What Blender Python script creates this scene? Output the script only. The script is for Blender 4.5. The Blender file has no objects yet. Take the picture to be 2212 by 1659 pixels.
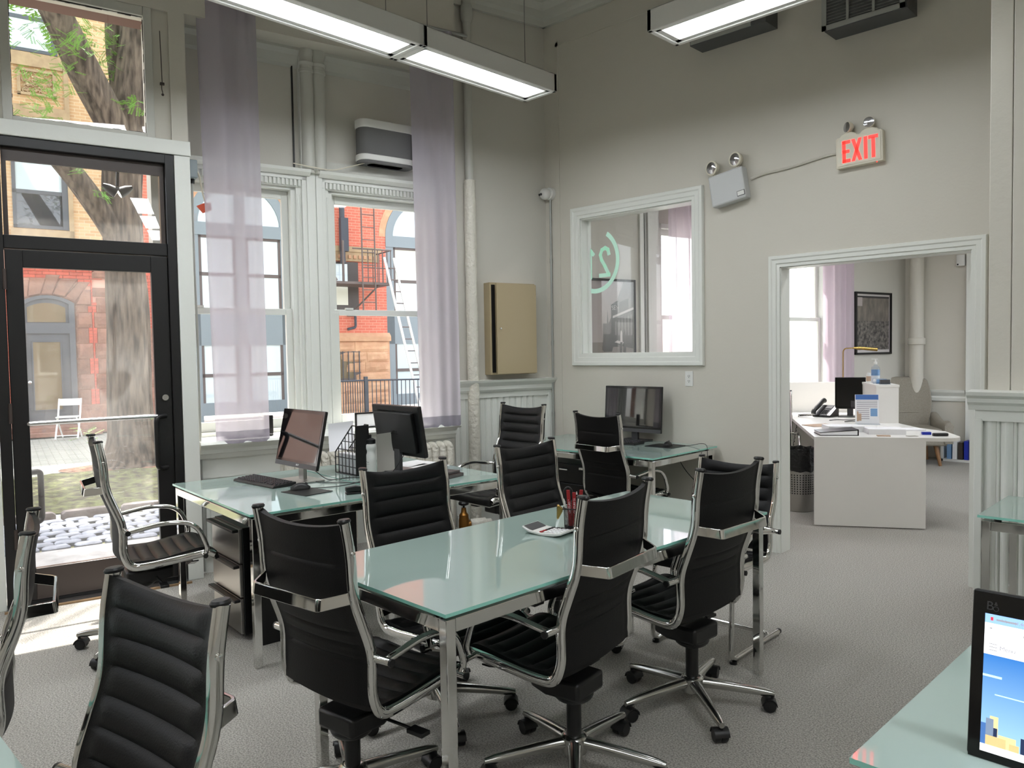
import bpy, math, random
from mathutils import Matrix, Vector, noise
random.seed(7)
PI = math.pi
scene = bpy.context.scene
COL = scene.collection

# ------------------------------------------------------------------ camera
def camera():
    yaw, pitch, roll, f = -0.77298177, 0.04218573, -0.01694435, 1660.0
    fw = Vector((math.sin(yaw)*math.cos(pitch), math.cos(yaw)*math.cos(pitch), -math.sin(pitch)))
    r0 = Vector((math.cos(yaw), -math.sin(yaw), 0)); d0 = fw.cross(r0)
    r = math.cos(roll)*r0 - math.sin(roll)*d0
    d = math.sin(roll)*r0 + math.cos(roll)*d0
    cd = bpy.data.cameras.new('camera'); cam = bpy.data.objects.new('camera', cd); COL.objects.link(cam)
    m = Matrix((( r.x, -d.x, -fw.x, 0), (r.y, -d.y, -fw.y, 0), (r.z, -d.z, -fw.z, 1.5), (0, 0, 0, 1)))
    cam.matrix_world = m
    cd.sensor_fit = 'HORIZONTAL'; cd.sensor_width = 36.0; cd.lens = f/2212.0*36.0
    cd.clip_start = 0.05; cd.clip_end = 300
    scene.camera = cam
camera()

# the window wall stands at an angle to the rest of the room: WA turns its local frame (s along, o outwards, z up)
WO = Vector((-5.163, 2.1254, 0.0)); WDX, WDY = 0.2122361, 0.9772184
WA = math.atan2(WDY, WDX)
MW = Matrix.Translation(WO) @ Matrix.Rotation(WA, 4, 'Z')
def wpt(s, o, z): return MW @ Vector((s, o, z))

# ------------------------------------------------------------------ sky, sun, exposure
SKY, SUN, LAMP, EXPO = 0.9, 11.0, 21.0, 0.33
w = bpy.data.worlds.new('sky'); scene.world = w; w.use_nodes = True
nt = w.node_tree; nt.nodes.clear()
sk = nt.nodes.new('ShaderNodeTexSky'); sk.sky_type = 'NISHITA'; sk.sun_disc = False
sk.sun_elevation = math.radians(65); sk.air_density = 1.0; sk.dust_density = 2.5; sk.ozone_density = 1.0
bg = nt.nodes.new('ShaderNodeBackground'); bg.inputs[1].default_value = SKY
out = nt.nodes.new('ShaderNodeOutputWorld')
hz = nt.nodes.new('ShaderNodeHueSaturation'); hz.inputs['Saturation'].default_value = 0.35      # milky summer haze
nt.links.new(sk.outputs[0], hz.inputs['Color']); nt.links.new(hz.outputs[0], bg.inputs[0]); nt.links.new(bg.outputs[0], out.inputs[0])
sd = bpy.data.lights.new('sun', 'SUN'); sd.energy = SUN; sd.angle = math.radians(0.6); sd.color = (1.0, 0.95, 0.88)
so = bpy.data.objects.new('sun', sd); COL.objects.link(so)
sv = (MW.to_3x3() @ Vector((-0.10, -0.45, -1.0))).normalized()      # travels into the room and down
so.rotation_euler = sv.to_track_quat('-Z', 'Y').to_euler(); so.location = wpt(0, 8, 20)
sk.sun_rotation = math.atan2(-sv.x, -sv.y)
vs = scene.view_settings
vs.view_transform = 'Standard'; vs.look = 'None'; vs.exposure = EXPO; vs.gamma = 1.0; vs.use_curve_mapping = False

# ------------------------------------------------------------------ materials
def lin(c):
    return tuple((x/255.0/12.92 if x/255.0 <= 0.04045 else ((x/255.0+0.055)/1.055)**2.4) for x in c)
MATS = {}
def mat(name, rgb, rough=0.5, metal=0.0, spec=0.5, rgb2=None, nscale=20.0, bump=0.0, bscale=None, stretch=None,
        emit=0.0, coat=0.0, detail=4.0, jitter=0.0, alpha=1.0):
    """rgb in 0..255 sRGB; rgb2 mixes in by noise; jitter varies each object a little"""
    m = bpy.data.materials.new(name); m.use_nodes = True
    n = m.node_tree.nodes; l = m.node_tree.links
    b = n['Principled BSDF']
    c1 = lin(rgb)
    b.inputs['Base Color'].default_value = (*c1, 1)
    b.inputs['Roughness'].default_value = rough; b.inputs['Metallic'].default_value = metal
    b.inputs['Specular IOR Level'].default_value = spec
    if coat: b.inputs['Coat Weight'].default_value = coat; b.inputs['Coat Roughness'].default_value = 0.03
    if emit:
        b.inputs['Emission Color'].default_value = (*c1, 1); b.inputs['Emission Strength'].default_value = emit
    if alpha < 1: b.inputs['Alpha'].default_value = alpha
    co = None
    if rgb2 or bump:
        tc = n.new('ShaderNodeTexCoord'); mp = n.new('ShaderNodeMapping')
        l.new(tc.outputs['Object'], mp.inputs[0])
        if stretch: mp.inputs['Scale'].default_value = stretch
    src = None
    if rgb2:
        nz = n.new('ShaderNodeTexNoise'); nz.inputs['Scale'].default_value = nscale; nz.inputs['Detail'].default_value = detail
        l.new(mp.outputs[0], nz.inputs['Vector'])
        cr = n.new('ShaderNodeValToRGB'); cr.color_ramp.elements[0].position = 0.35; cr.color_ramp.elements[1].position = 0.65
        cr.color_ramp.elements[0].color = (*c1, 1); cr.color_ramp.elements[1].color = (*lin(rgb2), 1)
        l.new(nz.outputs[0], cr.inputs[0]); src = cr.outputs[0]
        l.new(src, b.inputs['Base Color'])
    if jitter:
        oi = n.new('ShaderNodeObjectInfo'); hs = n.new('ShaderNodeHueSaturation')
        mr = n.new('ShaderNodeMapRange'); mr.inputs[3].default_value = 1-jitter; mr.inputs[4].default_value = 1+jitter
        l.new(oi.outputs['Random'], mr.inputs[0]); l.new(mr.outputs[0], hs.inputs['Value'])
        if src: l.new(src, hs.inputs['Color'])
        else: hs.inputs['Color'].default_value = (*c1, 1)
        l.new(hs.outputs[0], b.inputs['Base Color'])
    if bump:
        n2 = n.new('ShaderNodeTexNoise'); n2.inputs['Scale'].default_value = bscale or nscale; n2.inputs['Detail'].default_value = 5
        l.new(mp.outputs[0], n2.inputs['Vector'])
        bp = n.new('ShaderNodeBump'); bp.inputs['Strength'].default_value = bump; bp.inputs['Distance'].default_value = 0.02
        l.new(n2.outputs[0], bp.inputs['Height']); l.new(bp.outputs[0], b.inputs['Normal'])
    MATS[name] = m
    return m

def mat_glass(name, tint=(255, 255, 255), dust=0.0, ior=1.5):
    m = bpy.data.materials.new(name); m.use_nodes = True
    n = m.node_tree.nodes; l = m.node_tree.links; n.clear()
    o = n.new('ShaderNodeOutputMaterial'); t = n.new('ShaderNodeBsdfTransparent'); g = n.new('ShaderNodeBsdfGlossy')
    t.inputs[0].default_value = (*lin(tint), 1); g.inputs['Roughness'].default_value = 0.0
    lw = n.new('ShaderNodeLayerWeight'); lw.inputs[0].default_value = 0.5; pw = n.new('ShaderNodeMath'); pw.operation = 'POWER'; pw.inputs[1].default_value = 5.0
    fr = n.new('ShaderNodeMath'); fr.operation = 'MULTIPLY_ADD'; fr.inputs[1].default_value = 0.9; fr.inputs[2].default_value = 0.04      # Schlick reflectance of a thin pane
    l.new(lw.outputs['Facing'], pw.inputs[0]); l.new(pw.outputs[0], fr.inputs[0])
    mx = n.new('ShaderNodeMixShader'); l.new(fr.outputs[0], mx.inputs[0]); l.new(t.outputs[0], mx.inputs[1]); l.new(g.outputs[0], mx.inputs[2])
    last = mx.outputs[0]
    if dust:
        tr = n.new('ShaderNodeBsdfTranslucent'); tr.inputs[0].default_value = (0.9, 0.9, 0.88, 1)
        nz = n.new('ShaderNodeTexNoise'); nz.inputs['Scale'].default_value = 1.6; nz.inputs['Detail'].default_value = 6
        tc = n.new('ShaderNodeTexCoord'); l.new(tc.outputs['Object'], nz.inputs['Vector'])
        mr = n.new('ShaderNodeMapRange'); mr.inputs[1].default_value = 0.4; mr.inputs[2].default_value = 0.75
        mr.inputs[3].default_value = dust*0.25; mr.inputs[4].default_value = dust; l.new(nz.outputs[0], mr.inputs[0])
        m2 = n.new('ShaderNodeMixShader'); l.new(mr.outputs[0], m2.inputs[0]); l.new(last, m2.inputs[1]); l.new(tr.outputs[0], m2.inputs[2])
        last = m2.outputs[0]
    l.new(last, o.inputs[0]); MATS[name] = m
    return m

def mat_sheer(name, rgb, clear=0.25, trans=0.55):
    m = bpy.data.materials.new(name); m.use_nodes = True
    n = m.node_tree.nodes; l = m.node_tree.links; n.clear()
    o = n.new('ShaderNodeOutputMaterial'); t = n.new('ShaderNodeBsdfTransparent'); d = n.new('ShaderNodeBsdfDiffuse'); tr = n.new('ShaderNodeBsdfTranslucent')
    c = (*lin(rgb), 1); d.inputs[0].default_value = c; tr.inputs[0].default_value = c
    a = n.new('ShaderNodeMixShader'); a.inputs[0].default_value = trans; l.new(d.outputs[0], a.inputs[1]); l.new(tr.outputs[0], a.inputs[2])
    b = n.new('ShaderNodeMixShader'); b.inputs[0].default_value = clear; l.new(a.outputs[0], b.inputs[1]); l.new(t.outputs[0], b.inputs[2])
    l.new(b.outputs[0], o.inputs[0]); MATS[name] = m
    return m

def mat_brick(name, c1, c2, mortar, bw, bh, ms, rough=0.85, bump=0.4):
    """procedural brickwork for facades too far off to pick the bricks apart; local x along the wall, z up"""
    m = bpy.data.materials.new(name); m.use_nodes = True
    n = m.node_tree.nodes; l = m.node_tree.links; b = n['Principled BSDF']; b.inputs['Roughness'].default_value = rough
    tc = n.new('ShaderNodeTexCoord'); sp = n.new('ShaderNodeSeparateXYZ'); cb = n.new('ShaderNodeCombineXYZ')
    l.new(tc.outputs['Object'], sp.inputs[0]); l.new(sp.outputs[0], cb.inputs[0]); l.new(sp.outputs[2], cb.inputs[1])
    br = n.new('ShaderNodeTexBrick'); l.new(cb.outputs[0], br.inputs['Vector'])
    br.inputs['Color1'].default_value = (*lin(c1), 1); br.inputs['Color2'].default_value = (*lin(c2), 1); br.inputs['Mortar'].default_value = (*lin(mortar), 1)
    br.inputs['Scale'].default_value = 1.0; br.inputs['Mortar Size'].default_value = ms
    br.inputs['Brick Width'].default_value = bw; br.inputs['Row Height'].default_value = bh
    l.new(br.outputs[0], b.inputs['Base Color'])
    bp = n.new('ShaderNodeBump'); bp.inputs['Strength'].default_value = bump; bp.inputs['Distance'].default_value = 0.01; bp.invert = True
    l.new(br.outputs['Fac'], bp.inputs['Height']); l.new(bp.outputs[0], b.inputs['Normal'])
    MATS[name] = m
    return m

mat('wall', (206, 202, 191), 0.55, bump=0.05, bscale=60)
mat('wall_cool', (204, 201, 192), 0.55, bump=0.04, bscale=60)
mat('plank_paint', (214, 210, 199), 0.5, bump=0.12, bscale=25)
mat('ceiling', (214, 212, 206), 0.6)
mat('trim', (226, 228, 222), 0.35, bump=0.05, bscale=30)
mat('trim_grey', (198, 198, 190), 0.4, bump=0.08, bscale=30)
mat('carpet', (134, 131, 125), 0.95, spec=0.1, rgb2=(192, 188, 180), nscale=150, bump=0.35, bscale=160, detail=6)
mat('black_frame', (22, 21, 22), 0.38)
mat('brown_metal', (66, 56, 52), 0.35)
mat('aluminium', (205, 205, 205), 0.25, metal=1.0)
mat('chrome', (222, 222, 220), 0.07, metal=1.0)
mat('chrome_soft', (190, 190, 186), 0.2, metal=1.0)
mat('leather', (4, 4, 5), 0.5, spec=0.3, bump=0.1, bscale=220)
mat('black_plastic', (17, 17, 18), 0.4)
mat('black_gloss', (8, 8, 9), 0.08)
mat('grey_plastic', (70, 70, 72), 0.4)
mat('dark_wood', (14, 14, 15), 0.35)
mat('steel_front', (176, 174, 170), 0.34, metal=1.0)
mat('white_gloss', (236, 234, 230), 0.3)
mat('white_paint', (214, 212, 203), 0.4, bump=0.25, bscale=45)
mat('lumpy_paint', (222, 218, 206), 0.4, bump=1.0, bscale=28)
mat('cream_metal', (176, 160, 128), 0.4)
mat('cream_plastic', (224, 218, 200), 0.45)
mat('beige_grey', (172, 168, 160), 0.5)
mat('white_plastic', (224, 224, 220), 0.4)
mat('grey_white', (196, 198, 198), 0.45)
mat('grey_cloth', (112, 112, 112), 0.9, bump=0.3, bscale=300)
mat('grey_box', (132, 142, 146), 0.4)
mat('orange', (214, 88, 56), 0.5)
mat('brass', (150, 104, 48), 0.35, metal=0.8)
mat('gold', (196, 164, 96), 0.25, metal=1.0)
mat('paper', (236, 236, 238), 0.8)
mat('red_card', (150, 24, 28), 0.45)
mat('tan_paper', (186, 160, 138), 0.8)
mat('blue_plastic', (30, 50, 170), 0.4)
mat('soft_blue', (120, 158, 200), 0.6)
mat('upholstery', (142, 136, 124), 0.95, rgb2=(158, 152, 140), nscale=120, bump=0.3, bscale=300)
mat('oak', (150, 112, 74), 0.45, rgb2=(128, 92, 60), nscale=8, stretch=(8, 8, 1))
mat('glass_edge', (150, 218, 202), 0.08, coat=0.5)
mat('orange_floor', (150, 122, 90), 0.6)
mat('reflector', (200, 200, 205), 0.12, metal=1.0)
mat('lamp_face', (255, 253, 244), 0.4, emit=1.0)
mat('fixture_white', (214, 214, 210), 0.45)
mat('vent_metal', (168, 170, 166), 0.4, metal=0.3)
mat('vent_dark', (84, 86, 86), 0.6)
mat('exit_red', (255, 40, 34), 0.4, emit=2.2)
mat('mint', (176, 214, 196), 0.5, emit=0.25)  # faint glow stands in for the sign reflected in the pane
mat('black_mesh', (28, 29, 30), 0.4, metal=0.4)
mat('bag', (16, 17, 18), 0.3, bump=0.8, bscale=25)
mat('screen_off', (14, 14, 16), 0.03, spec=0.9)
# outdoors
mat('bark', (112, 98, 84), 0.95, rgb2=(52, 42, 34), nscale=2.2, stretch=(7, 7, 1.1), bump=1.0, bscale=3.0, detail=9)
mat('leaf', (120, 168, 70), 0.6)
mat('red_brick', (196, 98, 78), 0.85, rgb2=(182, 84, 66), nscale=12, jitter=0.14, bump=0.2, bscale=40)
mat('mortar', (206, 160, 142), 0.9)
mat('brownstone', (150, 108, 90), 0.9, rgb2=(128, 92, 78), nscale=5, bump=0.9, bscale=9, jitter=0.14)
mat('brown_lintel', (112, 84, 74), 0.8, bump=0.2, bscale=12)
mat('sandstone', (200, 158, 124), 0.9, rgb2=(186, 140, 108), nscale=4, bump=1.0, bscale=6, jitter=0.1)
mat('tan_stone', (176, 150, 116), 0.85, rgb2=(160, 134, 104), nscale=6, bump=0.3, bscale=10)
mat('slate_paint', (78, 80, 86), 0.5)
mat('blue_paint', (124, 132, 136), 0.5)
mat('rust_iron', (96, 84, 80), 0.7)
mat('iron', (60, 62, 70), 0.6)
mat('dark_pane', (46, 48, 52), 0.02, spec=0.8)
mat('pale_pane', (196, 206, 208), 0.03, spec=0.8)
mat('blind', (216, 214, 200), 0.8)
mat('warm_pane', (120, 104, 80), 0.03, spec=0.8)
mat('cobble', (130, 136, 146), 0.6, rgb2=(104, 108, 118), nscale=9, bump=0.4, bscale=20, jitter=0.12)
mat('kerbstone', (126, 118, 114), 0.8, rgb2=(104, 96, 92), nscale=8, bump=0.6, bscale=14, jitter=0.1)
mat('moss_soil', (70, 64, 52), 0.95, rgb2=(112, 116, 74), nscale=9, bump=1.0, bscale=30, detail=8)
mat('moss', (128, 132, 84), 0.95, rgb2=(92, 88, 66), nscale=14, bump=0.8, bscale=40)
mat('slab', (150, 150, 148), 0.8, rgb2=(132, 130, 128), nscale=5, bump=0.2, bscale=30)
mat('bark_mulch', (142, 106, 86), 0.95, rgb2=(110, 82, 66), nscale=14, bump=1.0, bscale=30)
mat_brick('paving', (170, 172, 164), (156, 160, 152), (130, 136, 122), 0.22, 0.11, 0.008, bump=0.3)
mat_brick('tan_brick', (206, 168, 126), (186, 146, 106), (206, 182, 150), 0.20, 0.068, 0.006)
mat_brick('far_red_brick', (204, 112, 90), (192, 98, 78), (210, 150, 128), 0.21, 0.07, 0.006)
mat('near_brick', (168, 98, 80), 0.85, rgb2=(140, 76, 62), nscale=10, jitter=0.16, bump=0.3, bscale=40)
mat('near_mortar', (206, 192, 180), 0.9)
mat_glass('pane'); mat_glass('dusty_pane', dust=0.09)
mat_glass('clear_plastic', tint=(238, 242, 246))
mat_sheer('sheer', (206, 200, 212), 0.20, 0.65); mat_sheer('sheer_hem', (150, 145, 158), 0.08, 0.45)
mat_sheer('sheer_pink', (226, 212, 224), 0.15, 0.6)

def mat_tabletop():
    m = mat('table_glass', (186, 206, 199), 0.03, coat=0.6, spec=0.7)
    n = m.node_tree.nodes; l = m.node_tree.links; b = n['Principled BSDF']
    t = n.new('ShaderNodeBsdfTransparent'); t.inputs[0].default_value = (*lin((190, 226, 214)), 1)
    mx = n.new('ShaderNodeMixShader'); mx.inputs[0].default_value = 0.16
    o = n['Material Output']; l.new(b.outputs[0], mx.inputs[1]); l.new(t.outputs[0], mx.inputs[2]); l.new(mx.outputs[0], o.inputs[0])
mat_tabletop()

# ------------------------------------------------------------------ mesh builder
class MB:
    def __init__(self, M=None): self.v = []; self.f = []; self.mi = []; self.M = M or Matrix.Identity(4)
    def add(self, vs, fs, mi=0, M=None):
        o = len(self.v); T = self.M @ M if M is not None else self.M
        self.v += [T @ Vector(p) for p in vs]; self.f += [tuple(i+o for i in q) for q in fs]; self.mi += [mi]*len(fs)
        return self
    def box(self, x0, x1, y0, y1, z0, z1, mi=0, M=None):
        x0, x1 = min(x0, x1), max(x0, x1); y0, y1 = min(y0, y1), max(y0, y1); z0, z1 = min(z0, z1), max(z0, z1)
        return self.add([(x0, y0, z0), (x1, y0, z0), (x1, y1, z0), (x0, y1, z0), (x0, y0, z1), (x1, y0, z1), (x1, y1, z1), (x0, y1, z1)],
                        [(3, 2, 1, 0), (4, 5, 6, 7), (0, 1, 5, 4), (1, 2, 6, 5), (2, 3, 7, 6), (3, 0, 4, 7)], mi, M)
    def cbox(self, c, d, mi=0, M=None):
        return self.box(c[0]-d[0]/2, c[0]+d[0]/2, c[1]-d[1]/2, c[1]+d[1]/2, c[2]-d[2]/2, c[2]+d[2]/2, mi, M)
    def prism(self, poly, h0, h1, axis='z', mi=0, M=None):
        """polygon (counter-clockwise) extruded; axis z: (x,y); axis y: (x,z); axis x: (y,z)"""
        def P(a, b, h): return (a, b, h) if axis == 'z' else ((a, h, b) if axis == 'y' else (h, a, b))
        n = len(poly); vs = [P(a, b, h0) for a, b in poly] + [P(a, b, h1) for a, b in poly]
        fs = [tuple(range(n-1, -1, -1)), tuple(range(n, 2*n))] + [(i, (i+1) % n, n+(i+1) % n, n+i) for i in range(n)]
        if (axis == 'y') != (h1 < h0): fs = [tuple(reversed(q)) for q in fs]
        return self.add(vs, fs, mi, M)
    def ring_strip(self, rings, caps=True, mi=0, closed=False, M=None):
        n = len(rings[0]); vs = [p for r in rings for p in r]; fs = []
        K = len(rings)
        for k in range(K if closed else K-1):
            a, b = k*n, ((k+1) % K)*n
            for i in range(n): fs.append((a+i, a+(i+1) % n, b+(i+1) % n, b+i))
        if caps and not closed: fs += [tuple(range(n-1, -1, -1)), tuple(range((K-1)*n, K*n))]
        return self.add(vs, fs, mi, M)
    def tube(self, path, r, seg=10, side=None, r2=None, mi=0, caps=True, closed=False, M=None):
        """swept round or oval tube; side = fixed lateral axis with half-size r2 along it"""
        P = [Vector(p) for p in path]; rings = []; K = len(P); up = None
        for k in range(K):
            if closed: t = (P[(k+1) % K]-P[k-1]).normalized()
            else: t = (P[min(k+1, K-1)]-P[max(k-1, 0)]).normalized()
            if side is not None: a = Vector(side).normalized(); b = t.cross(a).normalized()
            else:
                if up is None: up = Vector((0, 0, 1)) if abs(t.z) < 0.9 else Vector((1, 0, 0))
                a = t.cross(up).normalized(); b = a.cross(t).normalized(); up = b
                b = -b
            rr = r[k] if isinstance(r, (list, tuple)) else r
            ra = r2 if r2 is not None else rr
            rings.append([P[k]+a*(ra*math.cos(2*PI*i/seg))+b*(rr*math.sin(2*PI*i/seg)) for i in range(seg)])
        return self.ring_strip(rings, caps, mi, closed, M)
    def cyl(self, p0, p1, r0, r1=None, seg=16, mi=0, M=None):
        return self.tube([p0, p1], [r0, r0 if r1 is None else r1], seg, mi=mi, M=M)
    def lathe(self, prof, seg=24, c=(0, 0, 0), mi=0, M=None, axis='z'):
        """profile (r, h) from bottom to top"""
        def P(r, h, a):
            x, y = r*math.cos(a), r*math.sin(a)
            return (c[0]+x, c[1]+y, c[2]+h) if axis == 'z' else ((c[0]+y, c[1]+h, c[2]+x) if axis == 'y' else (c[0]+h, c[1]+x, c[2]+y))
        rings = [[P(max(r, 1e-4), h, 2*PI*i/seg) for i in range(seg)] for r, h in prof]
        return self.ring_strip(rings, True, mi, False, M)
    def sphere(self, c, r, seg=16, rings=10, mi=0, sc=(1, 1, 1), M=None):
        R = []
        for k in range(rings+1):
            a = -PI/2+PI*k/rings
            R.append([(c[0]+sc[0]*max(r*math.cos(a), 1e-4)*math.cos(2*PI*i/seg), c[1]+sc[1]*max(r*math.cos(a), 1e-4)*math.sin(2*PI*i/seg), c[2]+sc[2]*r*math.sin(a)) for i in range(seg)])
        return self.ring_strip(R, True, mi, False, M)
    def surf(self, fn, nu, nv, mi=0, M=None, flip=False):
        vs = [fn(i/nu, j/nv) for j in range(nv+1) for i in range(nu+1)]
        fs = []
        for j in range(nv):
            for i in range(nu):
                a = j*(nu+1)+i; q = (a, a+1, a+nu+2, a+nu+1); fs.append(tuple(reversed(q)) if flip else q)
        return self.add(vs, fs, mi, M)
    def slab(self, fa, fb, nu, nv, mi=0):
        """closed sheet between two surfaces fa (front) and fb (back) of (u, v)"""
        n1 = nu+1
        A = [fa(i/nu, j/nv) for j in range(nv+1) for i in range(n1)]; B = [fb(i/nu, j/nv) for j in range(nv+1) for i in range(n1)]
        N = len(A); fs = []
        for j in range(nv):
            for i in range(nu):
                a = j*n1+i; fs.append((a, a+1, a+n1+1, a+n1)); fs.append((N+a+n1, N+a+n1+1, N+a+1, N+a))
        for i in range(nu):
            fs.append((i+1, i, N+i, N+i+1)); b = nv*n1+i; fs.append((b, b+1, N+b+1, N+b))
        for j in range(nv):
            a = j*n1; fs.append((a, a+n1, N+a+n1, N+a)); b = j*n1+nu; fs.append((b+n1, b, N+b, N+b+n1))
        return self.add(A+B, fs, mi)
    def build(self, name, m, parent=None, loc=None, rotz=0.0, smooth=True, bevel=0.0, sharp=38):
        me = bpy.data.meshes.new(name); me.from_pydata([tuple(p) for p in self.v], [], self.f)
        for x in (m if isinstance(m, (list, tuple)) else [m]): me.materials.append(MATS[x] if isinstance(x, str) else x)
        if isinstance(m, (list, tuple)): me.polygons.foreach_set('material_index', self.mi)
        if smooth:
            me.polygons.foreach_set('use_smooth', [True]*len(me.polygons)); me.set_sharp_from_angle(angle=math.radians(sharp))
        me.update()
        o = bpy.data.objects.new(name, me); COL.objects.link(o)
        if parent is not None: o.parent = parent
        if loc is not None: o.location = loc
        if rotz: o.rotation_euler = (0, 0, rotz)
        if bevel:
            bv = o.modifiers.new('bevel', 'BEVEL'); bv.width = bevel; bv.segments = 2; bv.limit_method = 'ANGLE'; bv.angle_limit = math.radians(40)
        return o

def tag(o, label=None, cat=None, group=None, kind=None):
    if label: o['label'] = label
    if cat: o['category'] = cat
    if group: o['group'] = group
    if kind: o['kind'] = kind
    return o
def thing(name, label, cat, loc=(0, 0, 0), rotz=0.0, group=None):
    o = bpy.data.objects.new(name, None); COL.objects.link(o); o.empty_display_size = 0.1
    o.location = loc; o.rotation_euler = (0, 0, rotz)
    return tag(o, label, cat, group)
def struct(o): o['kind'] = 'structure'; return o
def place(o, parent, loc=(0, 0, 0), rot=(0, 0, 0), sc=None):
    """another piece sharing the mesh of o"""
    c = o.copy(); COL.objects.link(c); c.parent = parent; c.location = loc; c.rotation_euler = rot
    if sc: c.scale = sc
    return c
def copy_tree(o, parent=None):
    c = o.copy(); COL.objects.link(c)
    if parent is not None: c.parent = parent
    for ch in list(o.children): copy_tree(ch, c)
    return c
def text(name, body, size, m, parent, M, ext=0.0006, sx=1.0, align='CENTER'):
    cu = bpy.data.curves.new(name, 'FONT'); cu.body = body; cu.size = size; cu.extrude = ext; cu.align_x = align; cu.align_y = 'CENTER'
    f = bpy.data.objects.new(name, cu); COL.objects.link(f); dg = bpy.context.evaluated_depsgraph_get()
    me = bpy.data.meshes.new_from_object(f.evaluated_get(dg)); bpy.data.objects.remove(f); bpy.data.curves.remove(cu)
    me.name = name; me.materials.clear(); me.materials.append(MATS[m]); o = bpy.data.objects.new(name, me); COL.objects.link(o); o.parent = parent
    o.matrix_local = M @ Matrix.Diagonal((sx, 1, 1, 1))
    return o
def facing(loc, right, up):
    """matrix whose x runs along right and y along up: for flat lettering"""
    r = Vector(right).normalized(); u = Vector(up).normalized(); n = r.cross(u)
    return Matrix(((r.x, u.x, n.x, loc[0]), (r.y, u.y, n.y, loc[1]), (r.z, u.z, n.z, loc[2]), (0, 0, 0, 1)))
def arc(c, r, a0, a1, n, plane='yz', x=0.0):
    pts = []
    for i in range(n+1):
        a = a0+(a1-a0)*i/n; p, q = c[0]+r*math.cos(a), c[1]+r*math.sin(a)
        pts.append((x, p, q) if plane == 'yz' else ((p, x, q) if plane == 'xz' else (p, q, x)))
    return pts
def smoothpath(pts, n=6):
    P = [Vector(p) for p in pts]; P = [P[0]*2-P[1]]+P+[P[-1]*2-P[-2]]; out = []
    for k in range(1, len(P)-2):
        a, b, c, d = P[k-1], P[k], P[k+1], P[k+2]
        for i in range(n):
            t = i/n
            out.append(0.5*((2*b)+(c-a)*t+(2*a-5*b+4*c-d)*t*t+(3*b-a-3*c+d)*t*t*t))
    out.append(P[-2]); return out
def fillet(pts, r, n=5):
    """polyline with rounded corners of radius about r"""
    P = [Vector(p) for p in pts]; out = [P[0]]
    for k in range(1, len(P)-1):
        a, b, c = P[k-1], P[k], P[k+1]
        d = min(r, (b-a).length*0.49, (c-b).length*0.49)
        p, q = b+(a-b).normalized()*d, b+(c-b).normalized()*d
        for i in range(n+1):
            t = i/n; out.append(p*(1-t)**2+b*(2*t*(1-t))+q*t*t)
    out.append(P[-1]); return out
# ================================================================== THE ROOM SHELL
YW = 5.325                      # face of the wall with the interior window and the exit sign
CEIL = 4.62
def wbuild(mb, name, m, parent=None, **k):
    """a mesh laid out in the window wall's own frame"""
    o = mb.build(name, m, parent, **k)
    if parent is None: o.location = WO; o.rotation_euler = (0, 0, WA)
    return o

fl = MB(); fl.prism([(-6.6, -4.0), (3.2, -4.0), (3.2, 11.5), (-3.4, 11.5), (-5.2, 3.4)], -0.12, 0.0)
struct(fl.build('floor', 'carpet', smooth=False))
ce = MB(); ce.prism([(-6.9, -4.2), (3.4, -4.2), (3.4, 11.7), (-3.5, 11.7), (-5.5, 3.0)], CEIL, CEIL+0.25)
struct(ce.build('ceiling', 'ceiling', smooth=False))

# window wall: the part with the glass door stands 25 cm proud of the part with the windows
m = MB()

ADDED_WIN = [(-4.9, -3.4), (-2.9, -1.5)]                                  # two street windows added out of view to bring in more daylight
for x0, x1 in ((-6.2, -4.9), (-3.4, -2.9), (-1.5, -1.02)): m.box(x0, x1, 0, 0.25, 0, CEIL)
for x0, x1 in ADDED_WIN: m.box(x0, x1, 0, 0.25, 0, 0.6); m.box(x0, x1, 0, 0.25, 2.9, CEIL)
m.box(0.0, 0.10, 0, 0.25, 0, CEIL); m.box(-1.02, 0.0, 0, 0.25, 3.76, CEIL)
m.box(-1.02, 0.0, 0.02, 0.25, 2.83, 2.93); m.box(-1.02, -0.93, 0.02, 0.25, 2.93, 3.76); m.box(-0.10, 0.0, 0.02, 0.25, 2.93, 3.76)
m.box(0.10, 2.15, 0, 0.25, 3.77, CEIL)
wl = struct(wbuild(m, 'wall_left', 'wall', smooth=False))
m = MB()
OPEN = [(0.02, 0.90), (1.13, 2.03), (4.62, 5.80), (6.25, 7.42)]       # window openings along the wall
ss = [-0.1]
for a, b in OPEN: ss += [a, b]
ss.append(9.75)
for k in range(0, len(ss), 2): m.box(ss[k], ss[k+1], 0.25, 0.42, 0, CEIL)
for a, b in OPEN: m.box(a, b, 0.25, 0.42, 0, 0.93); m.box(a, b, 0.25, 0.42, 2.78, CEIL)
struct(wbuild(m, 'wall_window', 'wall_cool', smooth=False))
# outer leaf around the door, with the brownstone lintel that shades it
m = MB()
for x0, x1 in ((-6.2, -4.9), (-3.4, -2.9), (-1.5, -1.10)): m.box(x0, x1, 0.25, 0.5, -0.12, 5.6)
for x0, x1 in ADDED_WIN: m.box(x0, x1, 0.25, 0.5, -0.12, 0.6); m.box(x0, x1, 0.25, 0.5, 2.9, 5.6)
m.box(-0.03, 0.015, 0.25, 0.5, -0.12, 5.6); m.box(-1.10, 0.06, 0.25, 0.5, 3.80, 5.6)
struct(wbuild(m, 'wall_street', 'brown_lintel', smooth=False))
m = MB(); m.box(0.02, 2.5, 0.42, 0.86, 2.86, 3.3); m.box(0.02, 2.5, 0.42, 0.6, 3.3, 5.6)  # unseen hood added over the bay to keep sun off the curtains
struct(wbuild(m, 'trim_9', 'brown_lintel', smooth=False))

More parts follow.
